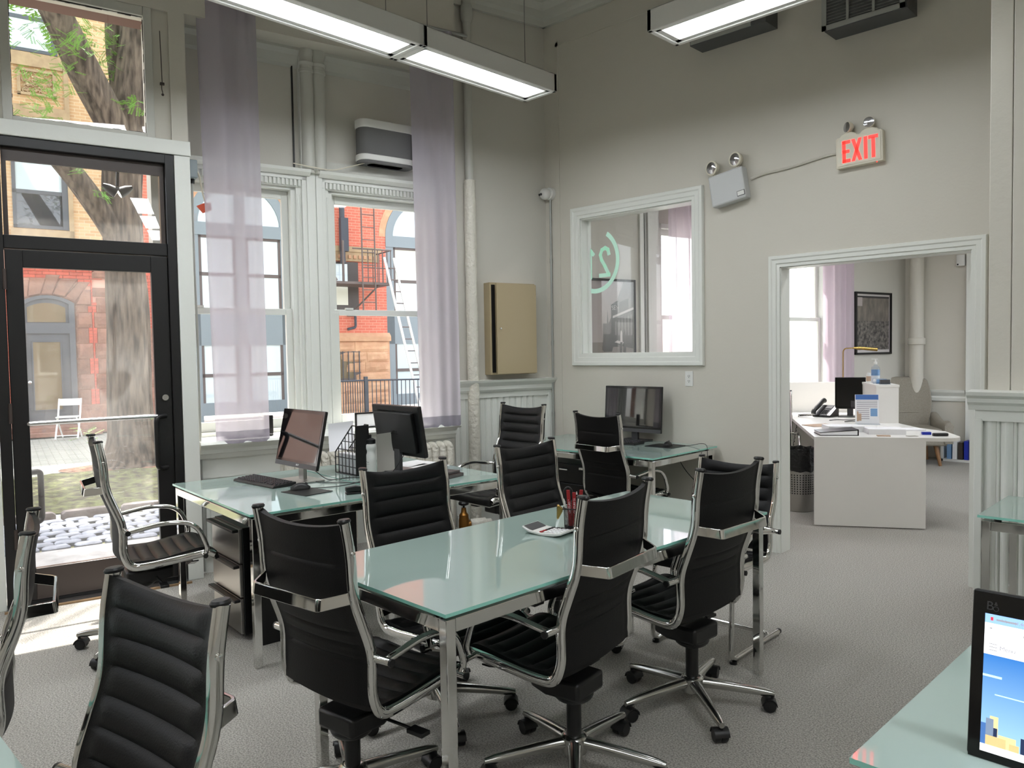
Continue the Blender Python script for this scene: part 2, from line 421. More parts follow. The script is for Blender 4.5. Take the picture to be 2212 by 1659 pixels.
# back wall with the interior window and the doorway
m = MB(); y0, y1 = YW, YW+0.13
DX0, DX1, DZ = -2.488, -1.262, 2.078
IX0, IX1, IZ0, IZ1 = -4.325, -3.185, 1.455, 2.665
m.box(-4.80, IX0, y0, y1, 0, CEIL); m.box(IX0, IX1, y0, y1, 0, IZ0); m.box(IX0, IX1, y0, y1, IZ1, CEIL); m.box(IX1, DX0, y0, y1, 0, CEIL)
m.box(DX0, DX1, y0, y1, DZ, CEIL); m.box(DX1, -0.95, y0, y1, 0, CEIL)
struct(m.build('wall_back', 'wall', smooth=False))
# boarded pier beside the doorway and the rest of the shell
m = MB(); m.box(-0.98, 3.2, 4.47, YW+0.2, 0, CEIL)
struct(m.build('wall_pier', 'plank_paint', smooth=False))
m = MB(); m.box(3.0, 3.2, -4, 4.47, 0, CEIL); struct(m.build('wall_right', 'wall', smooth=False))
m = MB(); m.box(-6.7, 3.2, -4.2, -4.0, 0, CEIL); struct(m.build('wall_front', 'wall', smooth=False))
# the next room
m = MB(); m.box(-3.9, 0.2, 11.17, 11.37, 0, CEIL); struct(m.build('wall_end', 'wall', smooth=False))
m = MB(); m.box(-0.2, 0.0, YW+0.2, 8.2, 0, CEIL); m.box(-0.2, 0.0, 10.6, 11.17, 0, CEIL); m.box(-0.2, 0.0, 8.2, 10.6, 0, 0.7); m.box(-0.2, 0.0, 8.2, 10.6, 2.9, CEIL); struct(m.build('wall_side', 'wall', smooth=False))
m = MB(); m.box(-0.16, -0.08, 8.2, 8.27, 0.7, 2.9); m.box(-0.16, -0.08, 10.53, 10.6, 0.7, 2.9); m.box(-0.16, -0.08, 9.36, 9.43, 0.7, 2.9); m.box(-0.16, -0.08, 8.2, 10.6, 0.7, 0.77); m.box(-0.16, -0.08, 8.2, 10.6, 2.83, 2.9)
w9 = struct(m.build('window_9', 'trim', smooth=False)); MB().box(-0.125, -0.12, 8.27, 10.53, 0.77, 2.83).build('pane', 'pane', w9, smooth=False)  # window added out of view, more daylight for the next room

# ---- crown moulding and panel strips
def crown(mb, p0, p1, inward):
    """stepped cornice along a wall from p0 to p1; inward = unit vector off the wall"""
    p0, p1, iv = Vector(p0), Vector(p1), Vector(inward)
    prof = [(0, 0), (0.03, 0), (0.045, 0.04), (0.075, 0.06), (0.09, 0.11), (0.15, 0.15), (0.15, 0.2), (0, 0.2)]
    z = CEIL-0.2
    A = [p0+iv*a+Vector((0, 0, z+b)) for a, b in prof]; B = [p1+iv*a+Vector((0, 0, z+b)) for a, b in prof]
    mb.ring_strip([A, B]); return mb
wn = Vector((WDY, -WDX, 0))
m = crown(MB(), (-4.72, YW, 0), (-0.98, YW, 0), (0, -1, 0)); struct(m.build('trim_1', 'trim_grey', smooth=False))
a, b = wpt(2.15, 0.245, 0), wpt(3.30, 0.245, 0)
m = crown(MB(), a, b, wn); struct(m.build('trim_2', 'trim_grey', smooth=False))
m = MB(); m.box(-4.58, -4.55, YW-0.006, YW, 0.0, 4.25); m.box(-4.58, -1.2, YW-0.006, YW, 4.22, 4.25)
struct(m.build('trim_3', 'wall', smooth=False))
# seams of the panelled ceiling
m = MB(); m.box(-4.6, -1.0, 5.0, 5.006, CEIL-0.004, CEIL); m.box(-4.26, -4.254, 2.0, 5.3, CEIL-0.004, CEIL)
struct(m.build('trim_4', 'vent_dark', smooth=False))

for k, (x0, x1) in enumerate(ADDED_WIN):  # frames and panes of the added windows
    m = MB(); m.box(x0, x0+0.06, 0.1, 0.18, 0.6, 2.9); m.box(x1-0.06, x1, 0.1, 0.18, 0.6, 2.9); m.box(x0, x1, 0.1, 0.18, 0.6, 0.66); m.box(x0, x1, 0.1, 0.18, 2.84, 2.9)
    bw = struct(wbuild(m, 'window_%d' % (7+k), 'black_frame', smooth=False)); MB().box(x0+0.06, x1-0.06, 0.135, 0.14, 0.66, 2.84).build('pane', 'pane', bw, smooth=False)

# ---- casing profile helper: picture-frame moulding around an opening in a plane y = const facing -y
def casing(name, x0, x1, z0, z1, wdt, y, m, bottom=True, depth=0.03, parent=None, flat=False):
    """mitred moulding; x0..z1 is the inner opening"""
    prof = [(0.0, 0.0), (0.0, depth*0.55), (wdt*0.25, depth*0.55), (wdt*0.32, depth*0.8), (wdt*0.62, depth*0.8), (wdt*0.72, depth), (wdt*0.95, depth), (wdt, depth*0.6), (wdt, 0.0)]
    mb = MB()
    if bottom: cs = [(x0, z0, -1, -1), (x1, z0, 1, -1), (x1, z1, 1, 1), (x0, z1, -1, 1)]
    else: cs = [(x0, z0, -1, 0), (x0, z1, -1, 1), (x1, z1, 1, 1), (x1, z0, 1, 0)]
    rings = [[(x+dx*a, y-d, z+dz*a) for a, d in prof] for x, z, dx, dz in cs]
    if not bottom: rings = list(reversed(rings))
    mb.ring_strip(rings, caps=not bottom, closed=bottom)
    return mb.build(name, m, parent, smooth=False)

# ---- doorway to the next room
d2 = struct(casing('trim_5', DX0+0.006, DX1-0.006, 0.0, DZ-0.006, 0.082, YW, 'trim', bottom=False, depth=0.03))
m = MB(); m.box(DX0, DX0+0.012, YW-0.005, YW+0.135, 0, DZ); m.box(DX1-0.012, DX1, YW-0.005, YW+0.135, 0, DZ); m.box(DX0, DX1, YW-0.005, YW+0.135, DZ-0.012, DZ)
struct(m.build('trim_6', 'trim', smooth=False))
# ---- interior window
m = MB(); t = 0.02
m.box(IX0, IX0+t, YW-0.002, YW+0.13, IZ0, IZ1); m.box(IX1-t, IX1, YW-0.002, YW+0.13, IZ0, IZ1); m.box(IX0, IX1, YW-0.002, YW+0.13, IZ0, IZ0+t); m.box(IX0, IX1, YW-0.002, YW+0.13, IZ1-t, IZ1)
w3 = struct(m.build('window_3', 'trim', smooth=False))
casing('window_frame', IX0+0.01, IX1-0.01, IZ0+0.01, IZ1-0.01, 0.1, YW, 'trim', parent=w3)
m = MB(); m.box(IX0+t, IX0+t+0.02, YW+0.08, YW+0.1, IZ0+t, IZ1-t); m.box(IX1-t-0.02, IX1-t, YW+0.08, YW+0.1, IZ0+t, IZ1-t)
m.build('stop_bead', 'trim', w3, smooth=False)
m = MB(); m.box(IX0+t, IX1-t, YW+0.1, YW+0.106, IZ0+t, IZ1-t); pane3 = m.build('pane', 'pane', w3, smooth=False)
# painted reflection of a sign: mirrored 21 in a ring, cut off by frame
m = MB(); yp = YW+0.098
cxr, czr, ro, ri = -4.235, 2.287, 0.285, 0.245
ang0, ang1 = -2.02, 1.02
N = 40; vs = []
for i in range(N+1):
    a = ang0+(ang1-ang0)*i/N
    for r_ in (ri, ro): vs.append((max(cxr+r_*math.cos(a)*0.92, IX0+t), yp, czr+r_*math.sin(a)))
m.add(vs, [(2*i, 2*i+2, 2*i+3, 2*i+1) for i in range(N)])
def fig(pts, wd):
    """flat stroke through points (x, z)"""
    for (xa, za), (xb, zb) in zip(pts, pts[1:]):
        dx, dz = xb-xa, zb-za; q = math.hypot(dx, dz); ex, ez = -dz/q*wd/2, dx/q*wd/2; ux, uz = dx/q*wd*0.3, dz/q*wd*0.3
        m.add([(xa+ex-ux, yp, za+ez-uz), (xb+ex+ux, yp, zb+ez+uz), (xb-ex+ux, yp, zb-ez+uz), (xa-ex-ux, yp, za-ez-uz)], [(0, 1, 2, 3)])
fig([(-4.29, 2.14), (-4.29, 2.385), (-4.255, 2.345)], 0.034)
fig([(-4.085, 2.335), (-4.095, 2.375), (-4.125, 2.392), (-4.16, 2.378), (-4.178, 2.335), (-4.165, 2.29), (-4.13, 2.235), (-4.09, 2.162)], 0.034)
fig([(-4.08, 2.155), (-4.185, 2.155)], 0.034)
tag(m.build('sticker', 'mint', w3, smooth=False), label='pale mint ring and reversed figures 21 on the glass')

# ---- double-hung windows of the window wall
def dentil_window(name, a, b, detailed=True):
    """sash window in opening a..b; frame, two sashes, panes, dentil cornice"""
    fr = MB(); zb, zt = 0.93, 2.78; of = 0.24
    fr.box(a, a+0.045, of, 0.42, zb, zt); fr.box(b-0.045, b, of, 0.42, zb, zt); fr.box(a, b, of, 0.42, zt-0.045, zt); fr.box(a, b, of, 0.46, zb, zb+0.03)
    root = struct(wbuild(fr, name, 'trim', smooth=False))
    root.location = WO; root.rotation_euler = (0, 0, WA)
    def sash(z0, z1, o, rb, rt):
        mb = MB(); w_ = 0.048
        mb.box(a+0.045, a+0.045+w_, o, o+0.035, z0, z1); mb.box(b-0.045-w_, b-0.045, o, o+0.035, z0, z1)
        mb.box(a+0.045+w_, b-0.045-w_, o, o+0.035, z0, z0+rb); mb.box(a+0.045+w_, b-0.045-w_, o, o+0.035, z1-rt, z1)
        s_ = mb.build('sash', 'trim', root, smooth=False, bevel=0.004)
        p_ = MB(); p_.box(a+0.09, b-0.09, o+0.015, o+0.019, z0+rb-0.004, z1-rt+0.004); p_.build('pane', 'pane', s_, smooth=False)
    sash(0.96, 1.85, 0.275, 0.07, 0.045); sash(1.81, 2.735, 0.315, 0.04, 0.06)
    if detailed:
        # side casings with fluting and the dentilled head
        for x0, x1 in ((a-0.05, a+0.01), (b-0.01, b+0.07)):
            mb = MB(); mb.box(x0, x1, 0.222, 0.25, 0.93, 2.78)
            k = 4
            for i in range(k):
                xx = x0+(x1-x0)*(i+0.5)/k; mb.cyl((xx, 0.222, 0.95), (xx, 0.222, 2.70), 0.006, seg=8)
            mb.build('casing', 'trim', root)
        mb = MB(); mb.box(a-0.06, b+0.07, 0.215, 0.25, 2.755, 2.81); mb.box(a-0.06, b+0.07, 0.2, 0.25, 2.81, 2.838)
        mb.prism([(0.25, 2.838), (0.18, 2.838), (0.15, 2.86), (0.145, 2.882), (0.25, 2.882)], a-0.075, b+0.085, axis='x')
        mb.build('cornice', 'trim', root, smooth=False)
        dm = MB(); dm.cbox((0, 0, 0), (0.016, 0.022, 0.044)); first = None; n = int((b-a+0.1)/0.031)
        for i in range(n):
            pos = (a-0.04+i*0.031, 0.206, 2.785)
            if first is None: first = dm.build('dentil', 'trim', root, loc=pos, smooth=False)
            else: place(first, root, pos)
        lk = MB(); lk.box((a+b)/2-0.3, (a+b)/2-0.24, 0.27, 0.3, 1.85, 1.865); lk.build('sash_lock', 'trim', root)
    return root
dentil_window('window_1', *OPEN[0]); dentil_window('window_2', *OPEN[1])
dentil_window('window_4', *OPEN[2], detailed=False); dentil_window('window_5', *OPEN[3], detailed=False)

# pier between the two windows: flat pilaster below, paired half columns with ringed capitals above
m = MB(); m.box(0.93, 1.11, 0.20, 0.25, 0.9, 3.77); m.box(0.965, 1.03, 0.19, 0.2, 0.98, 2.95); m.box(1.035, 1.085, 0.19, 0.2, 0.98, 2.95)
pil = struct(wbuild(m, 'trim_7', 'trim', smooth=False, bevel=0.003))
def halfcol(s):
    prof = [(0.05, 2.86), (0.05, 3.60), (0.056, 3.605), (0.056, 3.625), (0.05, 3.63), (0.05, 3.655), (0.056, 3.66), (0.06, 3.675), (0.05, 3.69), (0.052, 3.72), (0.06, 3.74), (0.06, 3.77)]
    mb = MB(); mb.lathe(prof, 24, (s, 0.2, 0)); return mb.build('half_column', 'trim_grey', pil)
halfcol(0.985); halfcol(1.075)
m = MB(); m.box(0.885, 0.895, 0.235, 0.25, 2.9, 3.70); m.build('gap', 'black_plastic', pil, smooth=False)
m = MB(); m.prism([(0.25, 3.64), (0.225, 3.66), (0.2, 3.72), (0.17, 3.75), (0.17, 3.77), (0.25, 3.77)], 0.10, 0.93, axis='x'); m.prism([(0.25, 3.64), (0.225, 3.66), (0.2, 3.72), (0.17, 3.75), (0.17, 3.77), (0.25, 3.77)], 1.11, 2.15, axis='x')
m.build('cornice', 'trim_grey', pil, smooth=False)
m = MB(); m.box(1.11, 2.15, 0.215, 0.25, 2.885, 2.97); m.build('ledge', 'trim_grey', pil, smooth=False)

# sill board, apron mouldings and the panel below
m = MB(); m.prism([(-0.015, 0.885), (-0.03, 0.9), (-0.015, 0.92), (0.25, 0.93), (0.25, 0.885)], 0.11, 2.13, axis='x')
m.prism([(0.0, 0.885), (0.02, 0.86), (0.02, 0.835), (0.03, 0.83), (0.045, 0.80), (0.06, 0.79), (0.25, 0.79), (0.25, 0.885)], 0.115, 2.11, axis='x')
sl = struct(wbuild(m, 'trim_8', 'trim', smooth=False))
m = MB(); m.box(0.12, 2.08, 0.07, 0.25, 0.66, 0.79); m.box(0.12, 0.60, 0.09, 0.25, 0.0, 0.66); m.box(2.04, 2.08, 0.07, 0.25, 0.0, 0.66); m.box(0.60, 2.04, 0.22, 0.25, 0.0, 0.66); m.build('apron', 'trim', sl, smooth=False)
m = MB()
for q, (i0, d) in enumerate(((0.0, 0.02), (0.035, 0.005))):
    x0, x1, z0, z1 = 0.15+i0, 0.57-i0, 0.12+i0, 0.625-i0
    rings = [[(x+sx*0.0, 0.09-d, z), (x-sx*0.0, 0.09, z), (x+sx*0.03, 0.09, z+sz*0.03), (x+sx*0.02, 0.09-d, z+sz*0.02)] for x, z, sx, sz in ((x0, z0, 1, 1), (x1, z0, -1, 1), (x1, z1, -1, -1), (x0, z1, 1, -1))]
    m.ring_strip(rings, closed=True)
m.build('panel_moulding', 'trim', sl, smooth=False)

# ---- beadboard wainscot in the corner: each board a piece
m = MB(); m.box(2.22, 3.30, 0.235, 0.25, 0, 1.12); m.box(2.22, 3.28, 0.215, 0.25, 1.10, 1.16)
m.prism([(0.25, 1.15), (0.20, 1.15), (0.185, 1.17), (0.185, 1.2), (0.15, 1.235), (0.14, 1.255), (0.25, 1.26)], 2.20, 3.26, axis='x')
wc = struct(wbuild(m, 'wainscot_corner', 'trim', smooth=False))
bm_ = MB(); bm_.prism([(-0.031, 0.0), (-0.026, -0.01), (-0.02, -0.004), (-0.014, -0.011), (0.024, -0.011), (0.031, 0.0)], 0.10, 1.10)
first = None
for i in range(13):
    pos = (2.29+i*0.064, 0.236, 0)
    if first is None: first = bm_.build('board', 'trim', wc, loc=pos, smooth=False)
    else: place(first, wc, pos)
m = MB(); m.box(3.19, 3.25, 0.2, 0.25, 0, 1.12); m.box(2.22, 3.25, 0.22, 0.25, 0, 0.1); m.build('stile', 'trim', wc, smooth=False)

# ---- boarded pier: wide planks above, beaded wainscot below a heavy cap
PY = 4.47
wp = MB(); wp.box(-1.005, 3.0, PY-0.012, PY, 0.0, 1.14); wp.box(-1.03, 3.0, PY-0.045, PY, 0.0, 0.235); wp.box(-1.035, 3.0, PY-0.04, PY, 1.11, 1.18)
wp.prism([(PY, 1.165), (PY-0.05, 1.165), (PY-0.06, 1.19), (PY-0.075, 1.205), (PY-0.08, 1.225), (PY-0.10, 1.24), (PY-0.105, 1.258), (PY, 1.266)], -1.065, 3.0, axis='x')
wpier = struct(wp.build('wainscot_pier', 'trim', smooth=False))
m = MB(); m.box(-1.04, -1.005, PY-0.045, PY+0.1, 0.235, 1.12); m.build('corner_board', 'trim', wpier, smooth=False, bevel=0.004)
bd = MB(); pr = [(-0.036, 0.0)]+[(-0.034+0.05*i/6, -0.008-0.012*math.sin(PI*i/6)) for i in range(7)]+[(0.018, -0.004)]+[(0.02+0.014*i/4, -0.006-0.008*math.sin(PI*i/4)) for i in range(5)]+[(0.036, 0.0)]
bd.prism(pr, 0.235, 1.11)
first = None
for i in range(26):
    pos = (-0.965+i*0.073, PY-0.012, 0)
    if first is None: first = bd.build('board', 'trim', wpier, loc=pos, smooth=False)
    else: place(first, wpier, pos)
pk = MB(); pk.box(0.002, 0.098, -0.012, 0.0, 1.26, CEIL); first = None
for i in range(20):
    pos = (-0.99+i*0.1, PY, 0)
    if first is None: first = pk.build('plank', 'plank_paint', wpier, loc=pos, smooth=False, bevel=0.003)
    else: place(first, wpier, pos)

# ---- glass street door in a black metal frame
dr = MB(); BZ = 2.825
dr.box(-1.015, -0.955, -0.03, 0.10, 0, BZ); dr.box(-0.055, 0.0, -0.03, 0.10, 0, BZ); dr.box(-0.955, -0.055, -0.03, 0.10, 2.765, BZ); dr.box(-0.955, -0.055, -0.02, 0.10, 2.165, 2.245)
dr.box(-0.955, -0.055, 0.0, 0.10, 0.0, 0.03)
door = struct(wbuild(dr, 'door_1', 'black_frame', smooth=False, bevel=0.004))
m = MB(); m.box(-0.95, -0.06, 0.01, 0.03, 2.69, 2.765, mi=0); m.box(-0.95, -0.925, 0.01, 0.06, 2.245, 2.765); m.box(-0.085, -0.06, 0.01, 0.06, 2.245, 2.765); m.build('glazing_bead', 'brown_metal', door, smooth=False)
m = MB(); m.box(-0.955, -0.055, 0.035, 0.041, 2.245, 2.765); m.build('pane', 'dusty_pane', door, smooth=False)
m = MB(); m.box(-0.953, -0.862, -0.012, 0.035, 0.035, 2.16); m.box(-0.158, -0.057, -0.012, 0.035, 0.035, 2.16); m.box(-0.862, -0.158, -0.012, 0.035, 2.055, 2.16)
leaf = m.build('door_leaf', 'black_frame', door, smooth=False, bevel=0.004)
m = MB(); m.box(-0.862, -0.158, -0.012, 0.035, 0.035, 0.225); m.build('kick_rail', 'brown_metal', leaf, smooth=False, bevel=0.003)
m = MB(); m.box(-0.865, -0.155, 0.01, 0.016, 0.22, 2.06); m.build('pane', 'dusty_pane', leaf, smooth=False)
m = MB(); m.cyl((-0.865, -0.04, 1.113), (-0.155, -0.04, 1.119), 0.013, seg=12); m.cyl((-0.865, -0.04, 1.113), (-0.865, 0.0, 1.113), 0.012); m.cyl((-0.155, -0.04, 1.119), (-0.155, 0.0, 1.119), 0.012)
m.build('push_bar', 'aluminium', leaf)
m = MB(); m.tube(fillet([(-0.10, -0.01, 1.115), (-0.165, -0.05, 1.115), (-0.165, -0.05, 0.775), (-0.10, -0.01, 0.775)], 0.045, 6), 0.016, 10); m.build('pull_handle', 'black_frame', leaf)
m = MB(); m.tube(fillet([(-0.87, 0.04, 0.81), (-0.815, 0.075, 0.81), (-0.815, 0.075, 0.50), (-0.87, 0.04, 0.50)], 0.05, 6), 0.018, 10); m.build('pull_handle', 'black_frame', leaf)
m = MB(); m.lathe([(0.02, 0), (0.02, 0.012), (0.014, 0.016)], 16, (-0.10, -0.028, 1.237), axis='y'); m.build('lock_cylinder', 'aluminium', leaf)
for z in (0.42, 1.18, 1.98):
    m = MB(); m.cyl((-0.957, -0.03, z-0.06), (-0.957, -0.03, z+0.06), 0.011, seg=10); m.build('hinge', 'brown_metal', door)
m = MB(); m.prism([(-0.09, 0.0), (0.1, 0.0), (0.1, 0.012), (-0.03, 0.018), (-0.09, 0.004)], -1.015, 0.0, axis='x'); m.build('threshold', 'aluminium', door, smooth=False)
m = MB(); m.box(-1.03, 0.01, -0.11, -0.09, 0.0, 0.012); m.build('floor_strip', 'orange_floor', door, smooth=False)
# white boards around the door and the window above it
m = MB(); m.box(0.002, 0.10, -0.035, 0.0, 0, 2.825); m.box(-1.12, -1.017, -0.035, 0.0, 0, 2.825); m.box(-1.12, 0.105, -0.04, 0.0, 2.828, 2.922)
struct(wbuild(m, 'trim_10', 'trim', smooth=False, bevel=0.004))
m = MB(); a0, a1, z0, z1 = -0.93, -0.10, 2.93, 3.76
m.box(a0, a0+0.05, 0.0, 0.06, z0, z1); m.box(a1-0.05, a1, 0.0, 0.06, z0, z1); m.box(a0+0.05, a1-0.05, 0.0, 0.06, z0, z0+0.025); m.box(a0+0.05, a1-0.05, 0.0, 0.06, z1-0.06, z1)
w6 = struct(wbuild(m, 'window_6', 'trim_grey', smooth=False, bevel=0.004))
m = MB(); m.box(a0+0.05, a1-0.05, 0.028, 0.032, z0+0.025, z1-0.06); m.build('pane', 'pane', w6, smooth=False)
m = MB()
for sgn, xx in ((1, a0+0.05), (-1, a1-0.05)):
    random.seed(3); zz = z0+0.03
    while zz < z1-0.08:
        h = random.uniform(0.02, 0.06); wd_ = random.uniform(0.001, 0.005); m.box(xx, xx+sgn*wd_, 0.02, 0.028, zz, zz+h); zz += h
xx = a0+0.05
while xx < a1-0.06:
    h = random.uniform(0.02, 0.06); m.box(xx, min(xx+h, a1-0.05), 0.02, 0.028, z0+0.025, z0+0.025+random.uniform(0.002, 0.008)); m.box(xx, min(xx+h, a1-0.05), 0.02, 0.028, z1-0.06-random.uniform(0.002, 0.008), z1-0.06); xx += h
m.build('old_putty', 'black_plastic', w6, smooth=False)
m = MB(); m.tube(smoothpath([(-0.055, -0.012, 3.62), (-0.052, -0.012, 3.45), (-0.05, -0.012, 3.29)], 4), 0.003, 6); m.box(-0.063, -0.037, -0.018, 0.0, 3.275, 3.29)
m.tube(smoothpath([(-0.052, -0.012, 3.28), (-0.055, -0.02, 3.25), (-0.05, -0.02, 3.22)], 4), 0.003, 6); m.sphere((-0.05, -0.02, 3.21), 0.009, 8, 6); m.build('sash_chain', 'brown_metal', w6)
# ================================================================== TABLES
def glass_table(name, label, w_, d_, loc, rotz, H=0.75, cat='table', group=None, over=0.012):
    """frosted glass top held just above a chrome frame; local x width, y depth, centred"""
    t = thing(name, label, cat, loc, rotz, group)
    g = MB(); x, y = w_/2, d_/2; zt, zb = H, H-0.011
    g.add([(-x, -y, zb), (x, -y, zb), (x, y, zb), (-x, y, zb), (-x, -y, zt), (x, -y, zt), (x, y, zt), (-x, y, zt)], [(4, 5, 6, 7), (3, 2, 1, 0)], 0)
    g.add([(-x, -y, zb), (x, -y, zb), (x, y, zb), (-x, y, zb), (-x, -y, zt), (x, -y, zt), (x, y, zt), (-x, y, zt)], [(0, 1, 5, 4), (1, 2, 6, 5), (2, 3, 7, 6), (3, 0, 4, 7)], 1)
    g.build('glass_top', ['table_glass', 'glass_edge'], t, smooth=False)
    fx, fy = x-over, y-over; L = 0.036; z1 = H-0.024; z0 = z1-0.042
    lg = MB(); lg.cbox((0, 0, z1/2), (L, L, z1)); first = None
    for sx in (-1, 1):
        for sy in (-1, 1):
            p = (sx*(fx-L/2), sy*(fy-L/2), 0)
            if first is None: first = lg.build('leg', 'chrome', t, loc=p, smooth=False, bevel=0.003)
            else: place(first, t, p)
    for sy in (-1, 1):
        m = MB(); m.box(-fx+L, fx-L, sy*fy, sy*(fy-0.03), z0, z1); m.build('rail', 'chrome', t, smooth=False, bevel=0.003)
    for sx in (-1, 1):
        m = MB(); m.box(sx*fx, sx*(fx-0.03), -fy+L, fy-L, z0, z1); m.build('rail', 'chrome', t, smooth=False, bevel=0.003)
    so_ = MB(); so_.lathe([(0.014, 0), (0.014, 0.013)], 12); first = None
    for sx in (-1, 1):
        for sy in (-1, 1):
            p = (sx*(fx-0.06), sy*(fy-0.018), z1)
            if first is None: first = so_.build('standoff', 'black_plastic', t, loc=p)
            else: place(first, t, p)
    return t
R = math.radians
glass_table('glass_table', 'frosted glass meeting table in the middle of the room with the pen cup on it', 0.80, 1.88, (-2.030, 2.365, 0), R(-1.8), group='frosted glass tables')
A7 = R(-6.0)
def t2(x, y): return Vector((-3.405, 1.705, 0))+Matrix.Rotation(A7, 3, 'Z') @ Vector((x, y, 0))
glass_table('glass_desk', 'frosted glass desk nearest the street door with drawers under its end', 1.22, 0.79, t2(-0.61, 0.395), A7, cat='desk', group='frosted glass tables')
glass_table('glass_desk', 'frosted glass desk under the right window carrying the papers and the turned-away monitor', 1.22, 0.79, t2(-0.61, 1.195), A7, cat='desk', group='frosted glass tables')
glass_table('glass_desk', 'frosted glass desk against the back wall below the interior window', 1.48, 0.87, (-3.715, 4.855, 0), 0, cat='desk', group='frosted glass tables')
glass_table('glass_table', 'frosted glass table standing before the white boarded pier', 1.5, 0.58, (-0.13, 4.10, 0), 0, group='frosted glass tables')
glass_table('glass_desk', 'frosted glass desk under the lit computer screen in the lower right corner', 1.4, 0.80, (0.185, 1.785, 0), R(-1.5), cat='desk', group='frosted glass tables')
glass_table('glass_table', 'frosted glass table cut off by the lower left corner', 2.1, 0.86, (-2.25, -0.075, 0), R(0), group='frosted glass tables')

# ================================================================== CHAIRS
PROF = [(-0.190, 1.030), (-0.172, 0.933), (-0.166, 0.800), (-0.095, 0.612), (-0.100, 0.475), (-0.068, 0.402), (0.02, 0.402), (0.30, 0.428), (0.325, 0.415)]
HW = 0.215
def resample(pts, n):
    P = [Vector((0, a, b)) for a, b in pts]; ls = [0]
    for a, b in zip(P, P[1:]): ls.append(ls[-1]+(b-a).length)
    out = []
    for i in range(n+1):
        d = ls[-1]*i/n; k = 0
        while k < len(ls)-2 and ls[k+1] < d: k += 1
        t = (d-ls[k])/(ls[k+1]-ls[k]); out.append(P[k].lerp(P[k+1], t))
    return out
def ribbed(path, nr, flip, sag=0.018, topdip=0.018, thick=0.016, ribh=0.011, W_=0.205, back_seams=(), border=0.035):
    """leather sling following a path in the y-z plane; padded cross ribs on its sitting side, a plain border at both edges"""
    n = nr*8; P = [Vector((0, p.y, p.z)) for p in resample([(p[1], p[2]) for p in path], n)]
    T = [(P[min(i+1, n)]-P[max(i-1, 0)]).normalized() for i in range(n+1)]
    Nn = [Vector((0, t.z, -t.y)) for t in T]                 # towards the sitter
    if flip: Nn = [-q for q in Nn]
    nu = 20
    def edge(u):
        x = (u*2-1); return x, max(0.0, 1-abs(x)**2)
    def front(u, v):
        i = round(v*n); x, e = edge(u); off = -sag*e
        inside = 1.0 if abs(x)*W_ < W_-border else 0.0
        ph = (i % 8)/8.0; rib = ribh*(abs(math.sin(PI*ph))**0.55)*inside if inside else 0.004
        p = P[i]+Nn[i]*(off+thick/2+rib)
        dip = -topdip*e*max(0.0, 1-v*6) if topdip else 0
        return (x*W_, p.y, p.z+dip)
    def rear(u, v):
        i = round(v*n); x, e = edge(u); off = -sag*e-thick/2
        for s_ in back_seams:
            if abs(v-s_) < 0.6/n*1.2 and abs(x) < 0.86: off += 0.004
        if 0.83 < abs(x) < 0.9: off += 0.003
        p = P[i]+Nn[i]*off; dip = -topdip*e*max(0.0, 1-v*6) if topdip else 0
        return (x*W_, p.y, p.z+dip)
    mb = MB(); mb.slab(front, rear, nu, n); return mb

